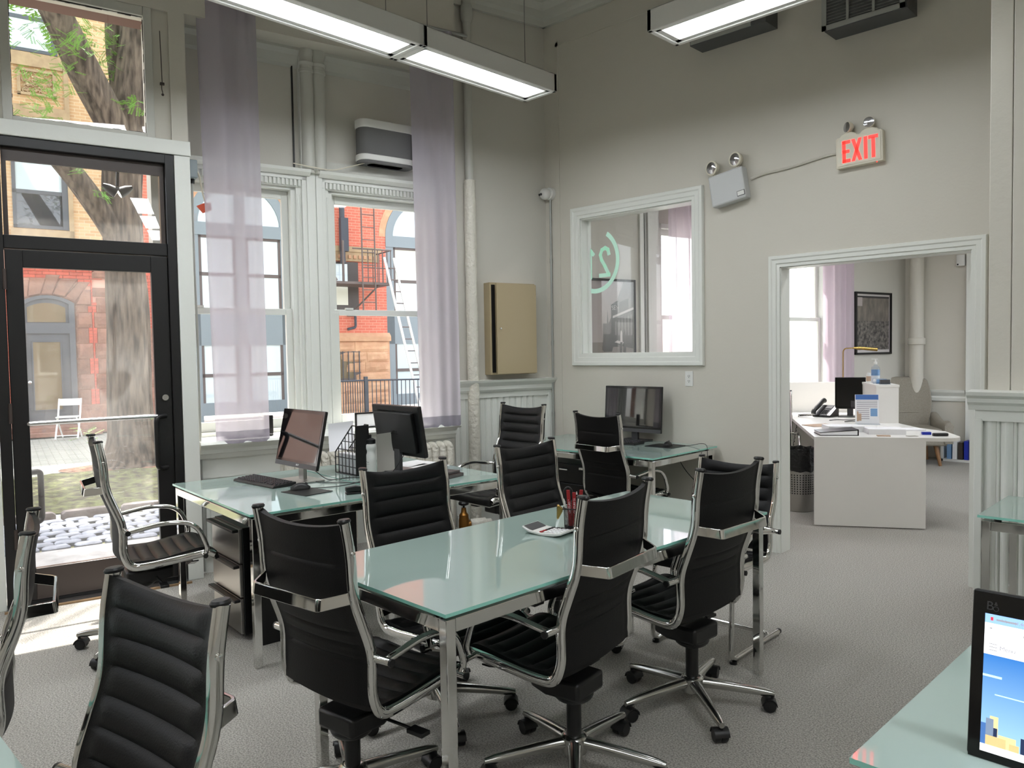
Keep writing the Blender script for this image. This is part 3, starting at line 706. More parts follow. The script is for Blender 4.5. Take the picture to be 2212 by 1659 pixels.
def chair_upper(t, prof, hw=HW, scale_ribs=9, arms=True, seat_ribs=7, dz=0.0):
    """posts, sling back and seat, cross bar and arms shared by all the chairs"""
    pp = [Vector((0, a, b+dz)) for a, b in prof]
    def frame(s):
        m = MB(); path = fillet([(s*hw, p.y, p.z) for p in pp], 0.05, 5); m.tube(path, 0.019, 12, side=(1, 0, 0), r2=0.0125); return m
    for s in (-1, 1):
        frame(s).build('side_frame', 'chrome', t)
        m = MB(); a = pp[0]; m.lathe([(0.001, 0.0), (0.02, 0.0), (0.022, 0.006), (0.018, 0.011), (0.001, 0.012)], 14); v = m.v
        m.v = [Vector((p.x*0.72+s*hw*0.985, p.y*1.08+a.y, p.z+a.z-0.001)) for p in m.v]; m.build('post_cap', 'black_plastic', t)
        for q in ((1,) if len(pp) > 6 else ()):
            m = MB(); b_ = pp[1]; m.lathe([(0.008, 0), (0.008, 0.004), (0.004, 0.006)], 10, (0, 0, 0), axis='x'); m.v = [Vector((s*(p.x+hw+0.011), p.y+b_.y, p.z+b_.z)) for p in m.v]; m.build('bolt', 'chrome', t)
    # sling back from the top down to the rear bend
    bp = [(0, pp[0].y+0.002, pp[0].z-0.006)]+[(0, p.y, p.z) for p in pp[1:5]]
    bp[-1] = (0, pp[4].y+0.003, pp[4].z-0.035)
    fp = fillet(bp, 0.05, 5)
    ribbed([tuple(p) for p in fp], scale_ribs, True, back_seams=(0.22, 0.60, 0.68, 0.76), W_=hw-0.008).build('backrest', 'leather', t)
    # seat sling, front edge rolled over the frame
    z = pp[6].z+0.018
    sp = [(0, pp[5].y-0.005, z-0.002), (0, pp[6].y+0.05, z-0.004), (0, pp[7].y-0.03, pp[7].z+0.02), (0, pp[8].y+0.0, pp[8].z+0.012), (0, pp[8].y+0.012, pp[8].z-0.03)]
    ribbed([tuple(p) for p in fillet(sp, 0.03, 4)], seat_ribs, True, sag=0.014, topdip=0, W_=hw-0.01, border=0.03).build('seat', 'leather', t)
    # bent chrome bar across the back
    b_ = pp[2]; m = MB(); pts = [(-hw, b_.y, b_.z+0.0), (-hw+0.055, b_.y-0.085, b_.z-0.012), (hw-0.055, b_.y-0.085, b_.z-0.012), (hw, b_.y, b_.z)]
    path = fillet(pts, 0.012, 3); rings = []
    for k, p in enumerate(path):
        tt = (path[min(k+1, len(path)-1)]-path[max(k-1, 0)]).normalized(); nn = Vector((-tt.y, tt.x, 0)).normalized()*0.0045
        u_ = Vector((0, 0.003, 0.0185)); rings.append([p-nn-u_, p+nn-u_, p+nn+u_, p-nn+u_])
    m.ring_strip(rings); m.build('back_bar', 'chrome', t, bevel=0.002)
    if arms:
        zl = pp[3].z
        for s in (-1, 1):
            m = MB(); xo = s*(hw+0.042)
            path = fillet([(xo, -0.075, zl-0.022), (xo, 0.10, zl+0.006), (xo, 0.235, zl-0.02), (xo, 0.282, zl-0.15), (xo-s*0.01, 0.272, pp[7].z+0.0)], 0.085, 7)
            m.tube(path, 0.0125, 12)
            m.cyl((s*(hw-0.01), -0.093, zl-0.018), (s*(hw+0.068), -0.083, zl-0.022), 0.0125, seg=12)
            m.cyl((s*(hw-0.01), 0.268, pp[7].z-0.003), (s*(hw+0.06), 0.268, pp[7].z-0.003), 0.0115, seg=12)
            ar = m.build('armrest', 'chrome', t)
            m = MB(); m.cyl((s*(hw+0.066), -0.083, zl-0.022), (s*(hw+0.074), -0.083, zl-0.022), 0.0128, seg=12); m.build('end_cap', 'black_plastic', ar)
            m = MB(); m.cyl((s*(hw+0.058), 0.268, pp[7].z-0.003), (s*(hw+0.067), 0.268, pp[7].z-0.003), 0.0118, seg=12); m.build('end_cap', 'black_plastic', ar)
    # cross members below the seat
    m = MB()
    for y in (0.0, 0.21):
        m.add([(-hw, y, pp[6].z-0.012), (-0.10, y, pp[6].z-0.052), (0.10, y, pp[6].z-0.052), (hw, y, pp[6].z-0.012), (-hw, y+0.035, pp[6].z-0.012), (-0.10, y+0.035, pp[6].z-0.052), (0.10, y+0.035, pp[6].z-0.052), (hw, y+0.035, pp[6].z-0.012),
               (-hw, y, pp[6].z-0.006), (-0.10, y, pp[6].z-0.044), (0.10, y, pp[6].z-0.044), (hw, y, pp[6].z-0.006), (-hw, y+0.035, pp[6].z-0.006), (-0.10, y+0.035, pp[6].z-0.044), (0.10, y+0.035, pp[6].z-0.044), (hw, y+0.035, pp[6].z-0.006)],
              [(0, 1, 5, 4), (1, 2, 6, 5), (2, 3, 7, 6), (8, 12, 13, 9), (9, 13, 14, 10), (10, 14, 15, 11), (0, 8, 9, 1), (1, 9, 10, 2), (2, 10, 11, 3), (4, 5, 13, 12), (5, 6, 14, 13), (6, 7, 15, 14)])
    m.build('seat_bracket', 'chrome_soft', t, smooth=False)

def swivel_chair():
    t = thing('office_chair', '', 'chair')
    chair_upper(t, PROF)
    m = MB(); m.prism([(-0.085, -0.075), (0.085, -0.075), (0.095, 0.06), (0.06, 0.15), (-0.06, 0.15), (-0.095, 0.06)], 0.285, 0.352); m.lathe([(0.03, 0.245), (0.07, 0.265), (0.075, 0.29)], 20)
    m.build('mechanism', 'black_plastic', t, bevel=0.012)
    m = MB(); m.tube([(0.06, 0.06, 0.31), (0.17, 0.07, 0.305), (0.23, 0.075, 0.30)], [0.006, 0.006, 0.006], 8); m.box(0.2, 0.27, 0.055, 0.095, 0.293, 0.307); m.build('lever', 'black_plastic', t, bevel=0.004)
    m = MB(); m.cyl((0, 0, 0.10), (0, 0, 0.29), 0.0265, seg=20); m.build('gas_column', 'black_plastic', t)
    m = MB(); m.lathe([(0.03, 0.06), (0.046, 0.065), (0.05, 0.085), (0.048, 0.12), (0.04, 0.128), (0.027, 0.13)], 24); m.build('hub', 'chrome_soft', t)
    lg = MB(); K = 8; rings = []
    for k in range(K+1):
        u = k/K; x = 0.03+0.30*u; w_ = 0.026-0.010*u; h = 0.022-0.006*u; zc = 0.102-0.018*u-0.012*u*u
        if k == K: w_ *= 0.7; h *= 0.7
        rings.append([(x, w_*math.cos(2*PI*i/12), zc+h*math.sin(2*PI*i/12)) for i in range(12)])
    lg.ring_strip(rings)
    cm = MB(); cm.lathe([(0.006, -0.0125), (0.024, -0.0125), (0.0265, -0.009), (0.0265, 0.009), (0.024, 0.0125), (0.006, 0.0125)], 18, (0.31, -0.014, 0.0265), axis='y'); cm.lathe([(0.006, -0.0125), (0.024, -0.0125), (0.0265, -0.009), (0.0265, 0.009), (0.024, 0.0125), (0.006, 0.0125)], 18, (0.31, 0.014, 0.0265), axis='y')
    hd = []
    for i in range(9):
        a = PI*0.02+PI*0.96*i/8; hd.append([(0.31+0.031*math.cos(a), y, 0.0265+0.031*math.sin(a)) for y in (-0.029, 0.029)]+[(0.31+0.027*math.cos(a), y, 0.0265+0.027*math.sin(a)) for y in (0.029, -0.029)])
    cm.ring_strip(hd); cm.cyl((0.322, 0, 0.05), (0.322, 0, 0.078), 0.007, seg=8)
    l0 = c0 = None
    for k in range(5):
        a = 2*PI*k/5+PI/2
        if l0 is None: l0 = lg.build('base_leg', 'chrome_soft', t, rotz=a); c0 = cm.build('caster', 'black_plastic', t, rotz=a)
        else: place(l0, t, (0, 0, 0), (0, 0, a)); place(c0, t, (0, 0, 0), (0, 0, a))
    return t

def guest_chair(label):
    t = thing('cantilever_chair', label, 'chair', group='black ribbed chairs')
    chair_upper(t, [(-0.205, 0.905), (-0.19, 0.83), (-0.18, 0.72), (-0.125, 0.60), (-0.13, 0.49), (-0.10, 0.43), (0.0, 0.43), (0.27, 0.45), (0.29, 0.44)], scale_ribs=7)
    for s in (-1, 1):
        m = MB(); x = s*(HW+0.0)
        m.tube(fillet([(x, -0.05, 0.425), (x, 0.27, 0.432), (x, 0.30, 0.02), (x, -0.22, 0.02)], 0.06, 6), 0.0125, 12); m.build('runner', 'chrome', t)
        m = MB(); m.cyl((x, 0.27, 0.0), (x, 0.27, 0.012), 0.018, seg=10); m.build('foot', 'black_plastic', t)
        m = MB(); m.cyl((x, -0.22, 0.02), (x, -0.232, 0.02), 0.014, seg=12); m.build('end_cap', 'black_plastic', t)
    m = MB(); m.tube(fillet([(-HW, -0.10, 0.02), (-HW+0.03, -0.16, 0.02), (HW-0.03, -0.16, 0.02), (HW, -0.10, 0.02)], 0.02, 4), 0.011, 10); m.build('stretcher', 'chrome', t)
    return t

CH = [  # x, y, facing angle, height change, turn of the base, label
    (-1.655, 0.452, -82.0, -0.022, 20, 'black ribbed swivel chair closest to the camera, its padded ribs facing us'),
    (-2.850, 0.480, -106.0, -0.045, 0, 'black swivel chair cut by the left edge, seen from the side'),
    (-4.150, 1.470, 77.0, 0.065, 8, 'black swivel chair turned sideways in front of the glass street door'),
    (-2.160, 1.419, 97.0, -0.025, -15, 'black swivel chair with its back to us at the near end of the meeting table'),
    (-2.450, 2.030, -1.0, -0.008, -25, 'black ribbed chair behind the meeting table, the one nearer the street door'),
    (-2.545, 2.900, 1.5, -0.005, 25, 'black ribbed chair behind the meeting table, directly left of the pen cup'),
    (-1.742, 2.075, 186.0, 0.0, -20, 'black swivel chair with its back to us right beside the calculator'),
    (-1.692, 2.790, 176.5, 0.005, 0, 'black swivel chair with its back to us at the table end nearer the doorway'),
    (-3.370, 4.520, 84.0, 0.02, 25, 'black swivel chair with its back to us at the desk below the interior window'),
    (-3.850, 3.860, -92.0, 0.085, 33, 'black ribbed chair in the corner below the tan wall cabinet'),
    (-3.66, 7.62, -60.0, 0.0, 5, 'black swivel chair half hidden behind the doorway casing at the white desk'),
]
proto = swivel_chair(); n0 = 0
def shift_upper(t, dz):
    """raise or lower the seat on its gas column: the base stays on the floor"""
    for ch in t.children:
        b = ch.name.split('.')[0]
        if b in ('base_leg', 'caster', 'hub'): continue
        if b == 'gas_column': ch.scale = (1, 1, (0.29+dz-0.0)/0.29); continue
        ch.location.z += dz
for k, (x, y, a, dz, tb, lab) in enumerate(CH):
    t = proto if k == 0 else copy_tree(proto)
    t.location = (x, y, 0); t.rotation_euler = (0, 0, R(a-90)); t['label'] = lab; t['group'] = 'black ribbed chairs'
    t['_dz'] = dz; t['_tb'] = tb
chairs = [o for o in COL.objects if '_dz' in o.keys()]
for t in chairs:
    shift_upper(t, t['_dz'])
    for ch in t.children:
        if ch.name.split('.')[0] in ('base_leg', 'caster'): ch.rotation_euler.z += R(t['_tb'])
    del t['_dz']; del t['_tb']
g = guest_chair('black ribbed chair on bent chrome runners at the far end of the meeting table'); g.location = (-1.99, 3.555, 0); g.rotation_euler = (0, 0, R(-89-90))

# ================================================================== DRAWER UNITS
dt = t2(-0.56, 0.40)
u = thing('drawer_pedestal', 'black drawer unit with brushed steel fronts under the desk by the street door', 'drawers', t2(-0.62, 0.36), A7)
m = MB(); m.box(-0.21, 0.21, -0.25, 0.25, 0.03, 0.60); m.build('carcass', 'dark_wood', u, smooth=False, bevel=0.003)
for z0, z1 in ((0.04, 0.225), (0.235, 0.405), (0.415, 0.595)):
    m = MB(); m.box(-0.205, 0.205, -0.268, -0.25, z0, z1); d_ = m.build('drawer', 'steel_front', u, smooth=False, bevel=0.003)
    m = MB(); m.box(-0.205, 0.205, -0.30, -0.268, z1-0.016, z1); m.build('grip', 'black_plastic', d_, smooth=False, bevel=0.004)
# tall black end panel beside it
m = MB(); m.box(-0.012, 0.012, -0.29, 0.29, 0.0, 0.66); o = m.build('end_panel', 'dark_wood', smooth=False, bevel=0.002)
o.location = t2(-0.30, 0.42); o.rotation_euler = (0, 0, A7); tag(o, 'tall black side panel standing under the desk by the street door', 'panel')
u = thing('storage_cabinet', 'black two-door cabinet with chrome handles under the back-wall desk', 'cabinet', (-4.06, 4.80, 0), 0)
m = MB(); m.box(-0.40, 0.40, -0.22, 0.25, 0.02, 0.62); m.build('carcass', 'dark_wood', u, smooth=False, bevel=0.003)
for x0 in (-0.40, 0.005):
    m = MB(); m.box(x0, x0+0.395, -0.238, -0.22, 0.475, 0.615); d_ = m.build('drawer', 'dark_wood', u, smooth=False, bevel=0.003)
    m = MB(); m.cyl((x0+0.13, -0.258, 0.575), (x0+0.21, -0.258, 0.575), 0.007); m.cyl((x0+0.13, -0.258, 0.575), (x0+0.13, -0.238, 0.575), 0.005); m.cyl((x0+0.21, -0.258, 0.575), (x0+0.21, -0.238, 0.575), 0.005); m.build('handle', 'chrome', d_)
    m = MB(); m.box(x0, x0+0.395, -0.238, -0.22, 0.03, 0.465); d_ = m.build('door', 'dark_wood', u, smooth=False, bevel=0.003)
    m = MB(); m.lathe([(0.009, 0), (0.012, 0.008), (0.009, 0.014)], 14, (x0+0.34, -0.252, 0.40), axis='y'); m.build('knob', 'chrome', d_)
# ================================================================== COMPUTERS AND DESK THINGS
def monitor(label, loc, rotz, w_=0.50, h=0.335, zb=0.075, tilt=10, chin=0.028, body='black_plastic', foot='grey_plastic', logo=None, back_logo=None, depth=0.035, lit=False, neck_y=0.05):
    """flat screen facing local -y, standing on the desk"""
    t = thing('monitor', label, 'monitor', loc, rotz)
    T = Matrix.Translation((0, 0, zb)) @ Matrix.Rotation(R(-tilt), 4, 'X')
    m = MB(T); m.box(-w_/2, w_/2, 0.0, depth*0.5, 0, h); m.prism([(-w_/2+0.05, 0.03), (w_/2-0.05, 0.03), (w_/2-0.05, h-0.04), (-w_/2+0.05, h-0.04)], depth*0.5, depth, axis='y')
    m.build('housing', body, t, smooth=False, bevel=0.005)
    m = MB(T); m.box(-w_/2+0.003, w_/2-0.003, -0.0015, 0.0, chin, h-0.003); b_ = m.build('bezel', 'black_gloss', t, smooth=False)
    if chin > 0.012:
        m = MB(T); m.box(-w_/2+0.003, w_/2-0.003, -0.003, 0.0, 0.001, chin); m.build('chin', 'grey_plastic' if not lit else 'black_gloss', t, smooth=False)
    if not lit:
        m = MB(T); m.box(-w_/2+0.018, w_/2-0.018, -0.0025, -0.0015, chin+0.015, h-0.02); m.build('screen', 'screen_off', t, smooth=False)
    m = MB(); m.box(-0.03, 0.03, neck_y-0.012, neck_y+0.012, 0.008, zb+0.12); m.build('neck', foot, t, smooth=False, bevel=0.003)
    m = MB(); m.box(-0.12, 0.12, -0.06, 0.13, 0, 0.010); m.build('foot', foot, t, smooth=False, bevel=0.004)
    if logo: text('logo', logo, 0.02, 'paper', t, T @ facing((0.03, -0.004, chin/2+0.004 if chin > 0.02 else 0.03), (1, 0, 0), (0, 0, 1)))
    if back_logo: text('logo', back_logo, 0.035, 'black_gloss', t, T @ facing((0.0, depth+0.001, h*0.48), (-1, 0, 0), (0, 0, 1)))
    return t, T
Z75 = 0.7505
monitor('black monitor with a grey lower edge, switched off, on the desk by the street door', Vector((-4.10, 2.345, Z75)), R(-2), w_=0.50, h=0.345, zb=0.085, tilt=12, logo='acer', foot='steel_front')
t, T = monitor('black monitor seen from behind in front of the right window', Vector((-3.915, 3.02, Z75)), R(178), w_=0.50, h=0.325, zb=0.105, tilt=9, chin=0.012, back_logo='DELL', depth=0.055)
m = MB(T); m.box(-0.19, 0.19, 0.0275, 0.0285, 0.287, 0.294); m.build('vent_slot', 'black_gloss', t, smooth=False)
monitor('black monitor with a silver lower edge on the desk against the back wall', Vector((-3.685, 5.175, Z75)), R(1), w_=0.555, h=0.375, zb=0.075, tilt=4, chin=0.03)
# the lit all-in-one in the lower right corner
t, T = monitor('all-in-one computer showing a city skyline under a blue sky', Vector((-0.095, 1.555, Z75)), R(-1), w_=0.56, h=0.300, zb=-0.016+0.016, tilt=7, chin=0.0, lit=True, neck_y=0.12)
t.children[1].data.materials[0] = MATS['black_gloss']
def emis(name, rgb, k=1.0): return mat(name, rgb, 0.3, emit=k)
for nm, c in (('scr_white', (250, 250, 252)), ('scr_bar', (150, 190, 232)), ('scr_grey', (150, 150, 156)), ('scr_red', (220, 60, 80)), ('scr_tan', (214, 186, 130)), ('scr_sand', (232, 208, 152)), ('scr_navy', (36, 48, 78)), ('scr_blue', (70, 110, 170)), ('scr_slate', (120, 136, 160)), ('scr_cloud', (190, 222, 246))): emis(nm, c, 0.9)
sm = bpy.data.materials.new('scr_sky'); sm.use_nodes = True; n_ = sm.node_tree.nodes; l_ = sm.node_tree.links; pb = n_['Principled BSDF']
tc = n_.new('ShaderNodeTexCoord'); sx_ = n_.new('ShaderNodeSeparateXYZ'); cr = n_.new('ShaderNodeValToRGB'); mr = n_.new('ShaderNodeMapRange')
mr.inputs[1].default_value = 0.02; mr.inputs[2].default_value = 0.2; l_.new(tc.outputs['Object'], sx_.inputs[0]); l_.new(sx_.outputs[2], mr.inputs[0]); l_.new(mr.outputs[0], cr.inputs[0])
cr.color_ramp.elements[0].color = (*lin((176, 224, 255)), 1); cr.color_ramp.elements[1].color = (*lin((36, 124, 214)), 1)
pb.inputs['Base Color'].default_value = (0, 0, 0, 1); l_.new(cr.outputs[0], pb.inputs['Emission Color']); pb.inputs['Emission Strength'].default_value = 1.0; MATS['scr_sky'] = sm
SX0, SX1, SZ1 = -0.28+0.022, 0.28-0.022, 0.300-0.040
m = MB(T); m.box(SX0, SX1, -0.0025, -0.0015, 0.015, SZ1); sc_ = m.build('screen', 'scr_sky', t, smooth=False)
m = MB(T); names = ['scr_white', 'scr_bar', 'scr_grey', 'scr_red', 'scr_tan', 'scr_sand', 'scr_navy', 'scr_blue', 'scr_slate', 'scr_cloud']
def bit(mi, x0, x1, z0, z1, y=-0.003): m.box(SX0+x0, SX0+x1, y, -0.0024, SZ1-z1, SZ1-z0, mi)
bit(1, 0, SX1-SX0, 0, 0.016); bit(0, 0, SX1-SX0, 0.016, 0.072)
bit(2, 0.018, 0.05, 0.007, 0.010, -0.0034); bit(3, 0.009, 0.013, 0.005, 0.011, -0.0034)
for q in range(3): bit(2, 0.008, 0.021, 0.052+q*0.0055, 0.0532+q*0.0055, -0.0034)
bit(2, 0.008, 0.012, 0.024, 0.026, -0.0034); bit(2, 0.06, 0.064, 0.027, 0.031, -0.0034); bit(2, 0.07, 0.10, 0.028, 0.030, -0.0034); bit(3, 0.083, 0.09, 0.041, 0.045, -0.0034)
bit(9, 0.0, 0.03, 0.108, 0.112); bit(9, 0.075, 0.14, 0.110, 0.120); bit(9, 0.02, 0.12, 0.140, 0.142)
H0 = SZ1-0.015
for mi, x0, x1, top in ((7, 0.0, 0.012, 0.195), (8, 0.008, 0.02, 0.185), (5, 0.014, 0.027, 0.180), (6, 0.018, 0.026, 0.2), (4, 0.008, 0.04, 0.215), (5, 0.028, 0.055, 0.21), (4, 0.045, 0.06, 0.22), (6, 0.062, 0.09, 0.205), (5, 0.082, 0.1, 0.222), (8, 0.092, 0.12, 0.212), (6, 0.12, 0.14, 0.2), (4, 0.14, 0.18, 0.21), (7, 0.18, 0.21, 0.205), (5, 0.21, 0.26, 0.215), (6, 0.26, 0.3, 0.2), (4, 0.3, 0.36, 0.215), (8, 0.36, 0.42, 0.205), (5, 0.42, SX1-SX0, 0.215)):
    bit(mi, x0, x1, top, H0, -0.0026-0.00012*(mi % 5))
bit(0, 0, SX1-SX0, 0.232, H0, -0.0036)
m.build('picture', names, sc_, smooth=False)
text('page_text', 'Menu', 0.011, 'scr_grey', sc_, T @ facing((SX0+0.037, -0.0038, SZ1-0.058), (1, 0, 0), (0, 0, 1)), ext=0.0002)
text('page_text', 'Inbox (1,465) -', 0.008, 'scr_grey', sc_, T @ facing((SX0+0.05, -0.0038, SZ1-0.008), (1, 0, 0), (0, 0, 1)), ext=0.0002)
text('logo', 'B', 0.022, 'grey_plastic', t, T @ facing((SX0+0.007, -0.003, SZ1+0.014), (1, 0, 0), (0, 0, 1)), ext=0.0003)
text('logo', '&', 0.009, 'grey_plastic', t, T @ facing((SX0+0.0165, -0.003, SZ1+0.019), (1, 0, 0), (0, 0, 1)), ext=0.0003)
text('logo', 'O', 0.013, 'grey_plastic', t, T @ facing((SX0+0.0165, -0.003, SZ1+0.010), (1, 0, 0), (0, 0, 1)), ext=0.0003)

def keyboard(label, loc, rotz):
    t = thing('keyboard', label, 'keyboard', loc, rotz)
    m = MB(); m.prism([(-0.075, 0.0), (0.075, 0.0), (0.075, 0.022), (-0.065, 0.014), (-0.075, 0.008)], -0.225, 0.225, axis='x'); b_ = m.build('case', 'black_plastic', t, smooth=False, bevel=0.003)
    kb = MB(); kb.add([(-0.0075, -0.0075, 0), (0.0075, -0.0075, 0), (0.0075, 0.0075, 0), (-0.0075, 0.0075, 0), (-0.006, -0.006, 0.006), (0.006, -0.006, 0.006), (0.006, 0.006, 0.006), (-0.006, 0.006, 0.006)], [(4, 5, 6, 7), (0, 1, 5, 4), (1, 2, 6, 5), (2, 3, 7, 6), (3, 0, 4, 7)])
    first = None
    for r in range(5):
        for c in range(21):
            if c in (15, 19) and r < 1: continue
            p = (-0.205+c*0.0205, -0.045+r*0.0235, 0.0158+r*0.00135)
            if first is None: first = kb.build('key', 'grey_key', t, loc=p, smooth=False)
            else: place(first, t, p)
    return t
mat('grey_key', (44, 44, 48), 0.4)
keyboard('black keyboard lying on the desk by the street door', Vector((-4.195, 2.195, Z75)), R(2))
keyboard('black keyboard before the monitor on the back-wall desk', Vector((-3.72, 5.00, Z75)), R(3))
def mouse(label, loc, rotz):
    t = thing('computer_mouse', label, 'mouse', loc, rotz)
    m = MB(); rings = []
    for k in range(9):
        u_ = k/8; y = -0.055+0.11*u_; w_ = 0.031*math.sqrt(max(0.0, 1-(2*u_-1)**4))*(1-0.12*math.sin(PI*u_))+0.001; h = 0.036*math.sin(PI*(0.12+0.8*u_))**0.8
        rings.append([(w_*math.cos(PI*i/8), y, max(0.001, h*math.sin(PI*i/8))) for i in range(9)]+[(-w_, y, 0.0005), (w_, y, 0.0005)])
    m.ring_strip(rings); m.build('shell', 'black_plastic', t)
    m = MB(); m.lathe([(0.002, -0.004), (0.009, -0.004), (0.009, 0.004), (0.002, 0.004)], 12, (0, 0.03, 0.028), axis='x'); m.build('wheel', 'grey_plastic', t)
    return t
mouse('black mouse on the pad beside the keyboard by the street door', Vector((-3.82, 2.215, Z75+0.004)), R(-20))
mouse('black corded mouse on the back-wall desk', Vector((-3.265, 5.055, Z75+0.004)), R(15))
def pad(label, loc, rotz, w_, d_):
    m = MB(); m.box(-w_/2, w_/2, -d_/2, d_/2, 0, 0.004); o = m.build('mouse_pad', 'black_plastic', None, loc=loc, rotz=rotz, smooth=False, bevel=0.001); return tag(o, label, 'mouse pad')
pad('black mouse pad on the desk by the street door', Vector((-3.735, 2.205, Z75)), R(6), 0.22, 0.18)
pad('black mouse pad under the corded mouse', Vector((-3.285, 5.05, Z75)), R(0), 0.24, 0.20)
def cable(name, label, pts, r=0.0025, m_='black_plastic', cat='cable', group=None):
    mb = MB(); mb.tube(smoothpath(pts, 8), r, 6); return tag(mb.build(name, m_), label, cat, group)
Zc = Z75+0.003
cable('mouse_cable', 'thin black cable running from the corded mouse off the desk end', [(-3.25, 5.10, Zc+0.01), (-3.15, 5.16, Zc), (-3.05, 5.18, Zc+0.02), (-2.985, 5.15, Zc+0.012), (-2.96, 5.12, 0.70), (-2.962, 5.13, 0.5), (-2.97, 5.2, 0.25), (-2.97, 5.26, 0.02)])
cable('power_cable', 'black cable hanging below the back-wall desk to the floor', [(-3.35, 5.26, 0.73), (-3.25, 5.27, 0.55), (-3.10, 5.27, 0.42), (-3.0, 5.28, 0.33), (-2.86, 5.28, 0.18), (-2.7, 5.27, 0.01)], 0.003)
for k, (pts) in enumerate([
    [(-4.06, 2.46, 0.80), (-3.98, 2.50, Zc), (-3.95, 2.62, Zc), (-3.86, 2.66, Zc), (-3.78, 2.60, Zc)],
    [(-3.80, 2.27, Zc), (-3.74, 2.42, Zc), (-3.78, 2.60, Zc), (-3.88, 2.74, Zc), (-3.86, 2.92, Zc)],
    [(-4.00, 2.40, Zc), (-3.86, 2.46, Zc), (-3.74, 2.56, Zc), (-3.64, 2.60, Zc), (-3.66, 2.72, Zc)],
    [(-3.86, 2.98, 0.87), (-3.82, 2.88, 0.80), (-3.80, 2.80, Zc), (-3.72, 2.66, Zc), (-3.66, 2.56, Zc)]]):
    cable('desk_cable', ('black cable dropping from behind the switched-off monitor by the street door', 'black cable curling from the mouse by the street door past the magazine file', 'black cable looping over the gap between the two desks', 'black cable hanging from the back of the turned-away monitor')[k], pts, 0.0024, group='cables tangled on the desks')

# magazine file: black wire grid with sheets inside
t = thing('magazine_file', 'black grid magazine file full of papers behind the monitor by the street door', 'file holder', Vector((-4.085, 2.735, Z75)), R(-3))
prof = [(-0.125, 0.0), (0.125, 0.0), (0.125, 0.31), (0.085, 0.31), (-0.125, 0.13)]
for y in (-0.045, 0.045):
    m = MB(); pp = prof+[prof[0]]
    for a, b in zip(pp, pp[1:]): m.tube([(a[0], y, a[1]), (b[0], y, b[1])], 0.004, 6)
    for q in range(1, 6):
        x = -0.125+0.25*q/6; top = 0.13+min(1, (x+0.125)/0.21)*0.18; m.tube([(x, y, 0), (x, y, top)], 0.003, 6)
    for q in range(1, 6):
        z = 0.31*q/6; x0 = -0.125 if z < 0.13 else -0.125+(z-0.13)/0.18*0.21; m.tube([(x0, y, z), (0.125, y, z)], 0.003, 6)
    m.build('side_grid', 'black_plastic', t)
m = MB(); m.box(0.121, 0.126, -0.047, 0.047, 0, 0.31); m.box(-0.125, 0.125, -0.045, 0.045, 0, 0.004); m.build('spine', 'black_plastic', t, smooth=False)
sh = tag(MB().box(-0.115, 0.115, -0.03, 0.03, 0.006, 0.125).build('paper_stack', 'paper', smooth=False), 'sheaf of white papers standing in the magazine file', 'papers'); sh.location = t.location; sh.rotation_euler = (0, 0, R(-3))
def curved_sheet(name, label, loc, rotz, w_, h, lean, curl, m_='paper'):
    mb = MB()
    def fa(u_, v): return ((u_-0.5)*w_, lean*v+curl*math.sin(PI*v)*0.6, h*v+curl*u_*0.3)
    def fb(u_, v): p = fa(u_, v); return (p[0], p[1]+0.0015, p[2])
    mb.slab(fa, fb, 6, 10); o = mb.build(name, m_, None, loc=loc, rotz=rotz); return tag(o, label, 'paper')
curved_sheet('paper_sheet', 'pale sheet of paper fanning out of the top of the magazine file', Vector((-4.20, 2.74, Z75+0.13)), R(60), 0.16, 0.17, 0.10, 0.05)
curved_sheet('brochure', 'bent grey brochure leaning beside the white water bottle', Vector((-3.955, 2.90, Z75)), R(55), 0.11, 0.24, 0.02, 0.045, 'beige_grey')
t = thing('water_bottle', 'white plastic water bottle with a black cap', 'bottle', Vector((-3.965, 2.79, Z75)))
m = MB(); m.lathe([(0.03, 0), (0.035, 0.004), (0.036, 0.02), (0.036, 0.125), (0.031, 0.14), (0.031, 0.15), (0.036, 0.165), (0.036, 0.185), (0.03, 0.193)], 24); m.build('body', 'white_plastic', t)
m = MB(); m.lathe([(0.033, 0.192), (0.034, 0.195), (0.034, 0.217), (0.02, 0.225), (0.01, 0.228), (0.01, 0.245), (0.006, 0.25)], 24); m.build('cap', 'black_plastic', t)
m = MB(); m.tube([(0.0362*math.sin(a), -0.0362*math.cos(a), 0.082+0.004*math.sin(a*9)) for a in (0.1, 0.25, 0.4, 0.55, 0.7)], 0.0012, 5); m.tube([(0.0362*math.sin(a), -0.0362*math.cos(a), 0.068) for a in (0.0, 0.2, 0.4, 0.6, 0.8)], 0.0006, 5); m.build('print', 'grey_plastic', t)
t = thing('stapler', 'small black stapler at the near edge of the desk by the street door', 'stapler', Vector((-3.47, 2.36, Z75)), R(70))
m = MB(); m.box(-0.07, 0.07, -0.018, 0.018, 0, 0.012); m.build('base', 'black_plastic', t, bevel=0.004)
m = MB(); m.prism([(-0.07, 0.014), (0.068, 0.014), (0.072, 0.03), (-0.02, 0.045), (-0.07, 0.04)], -0.016, 0.016, axis='y'); m.build('arm', 'black_plastic', t, bevel=0.005)
for k, (x, y, a) in enumerate(((-3.90, 3.17, 20), (-4.10, 3.22, 5))):
    m = MB(); m.box(-0.105, 0.105, -0.148, 0.148, 0, 0.004); tag(m.build('paper_sheet', 'paper', None, loc=Vector((x, y, Z75)), rotz=R(a), smooth=False), ('white papers lying under the turned-away monitor', 'white papers lying in front of the radiator')[k], 'papers', 'papers on the desk under the right window')
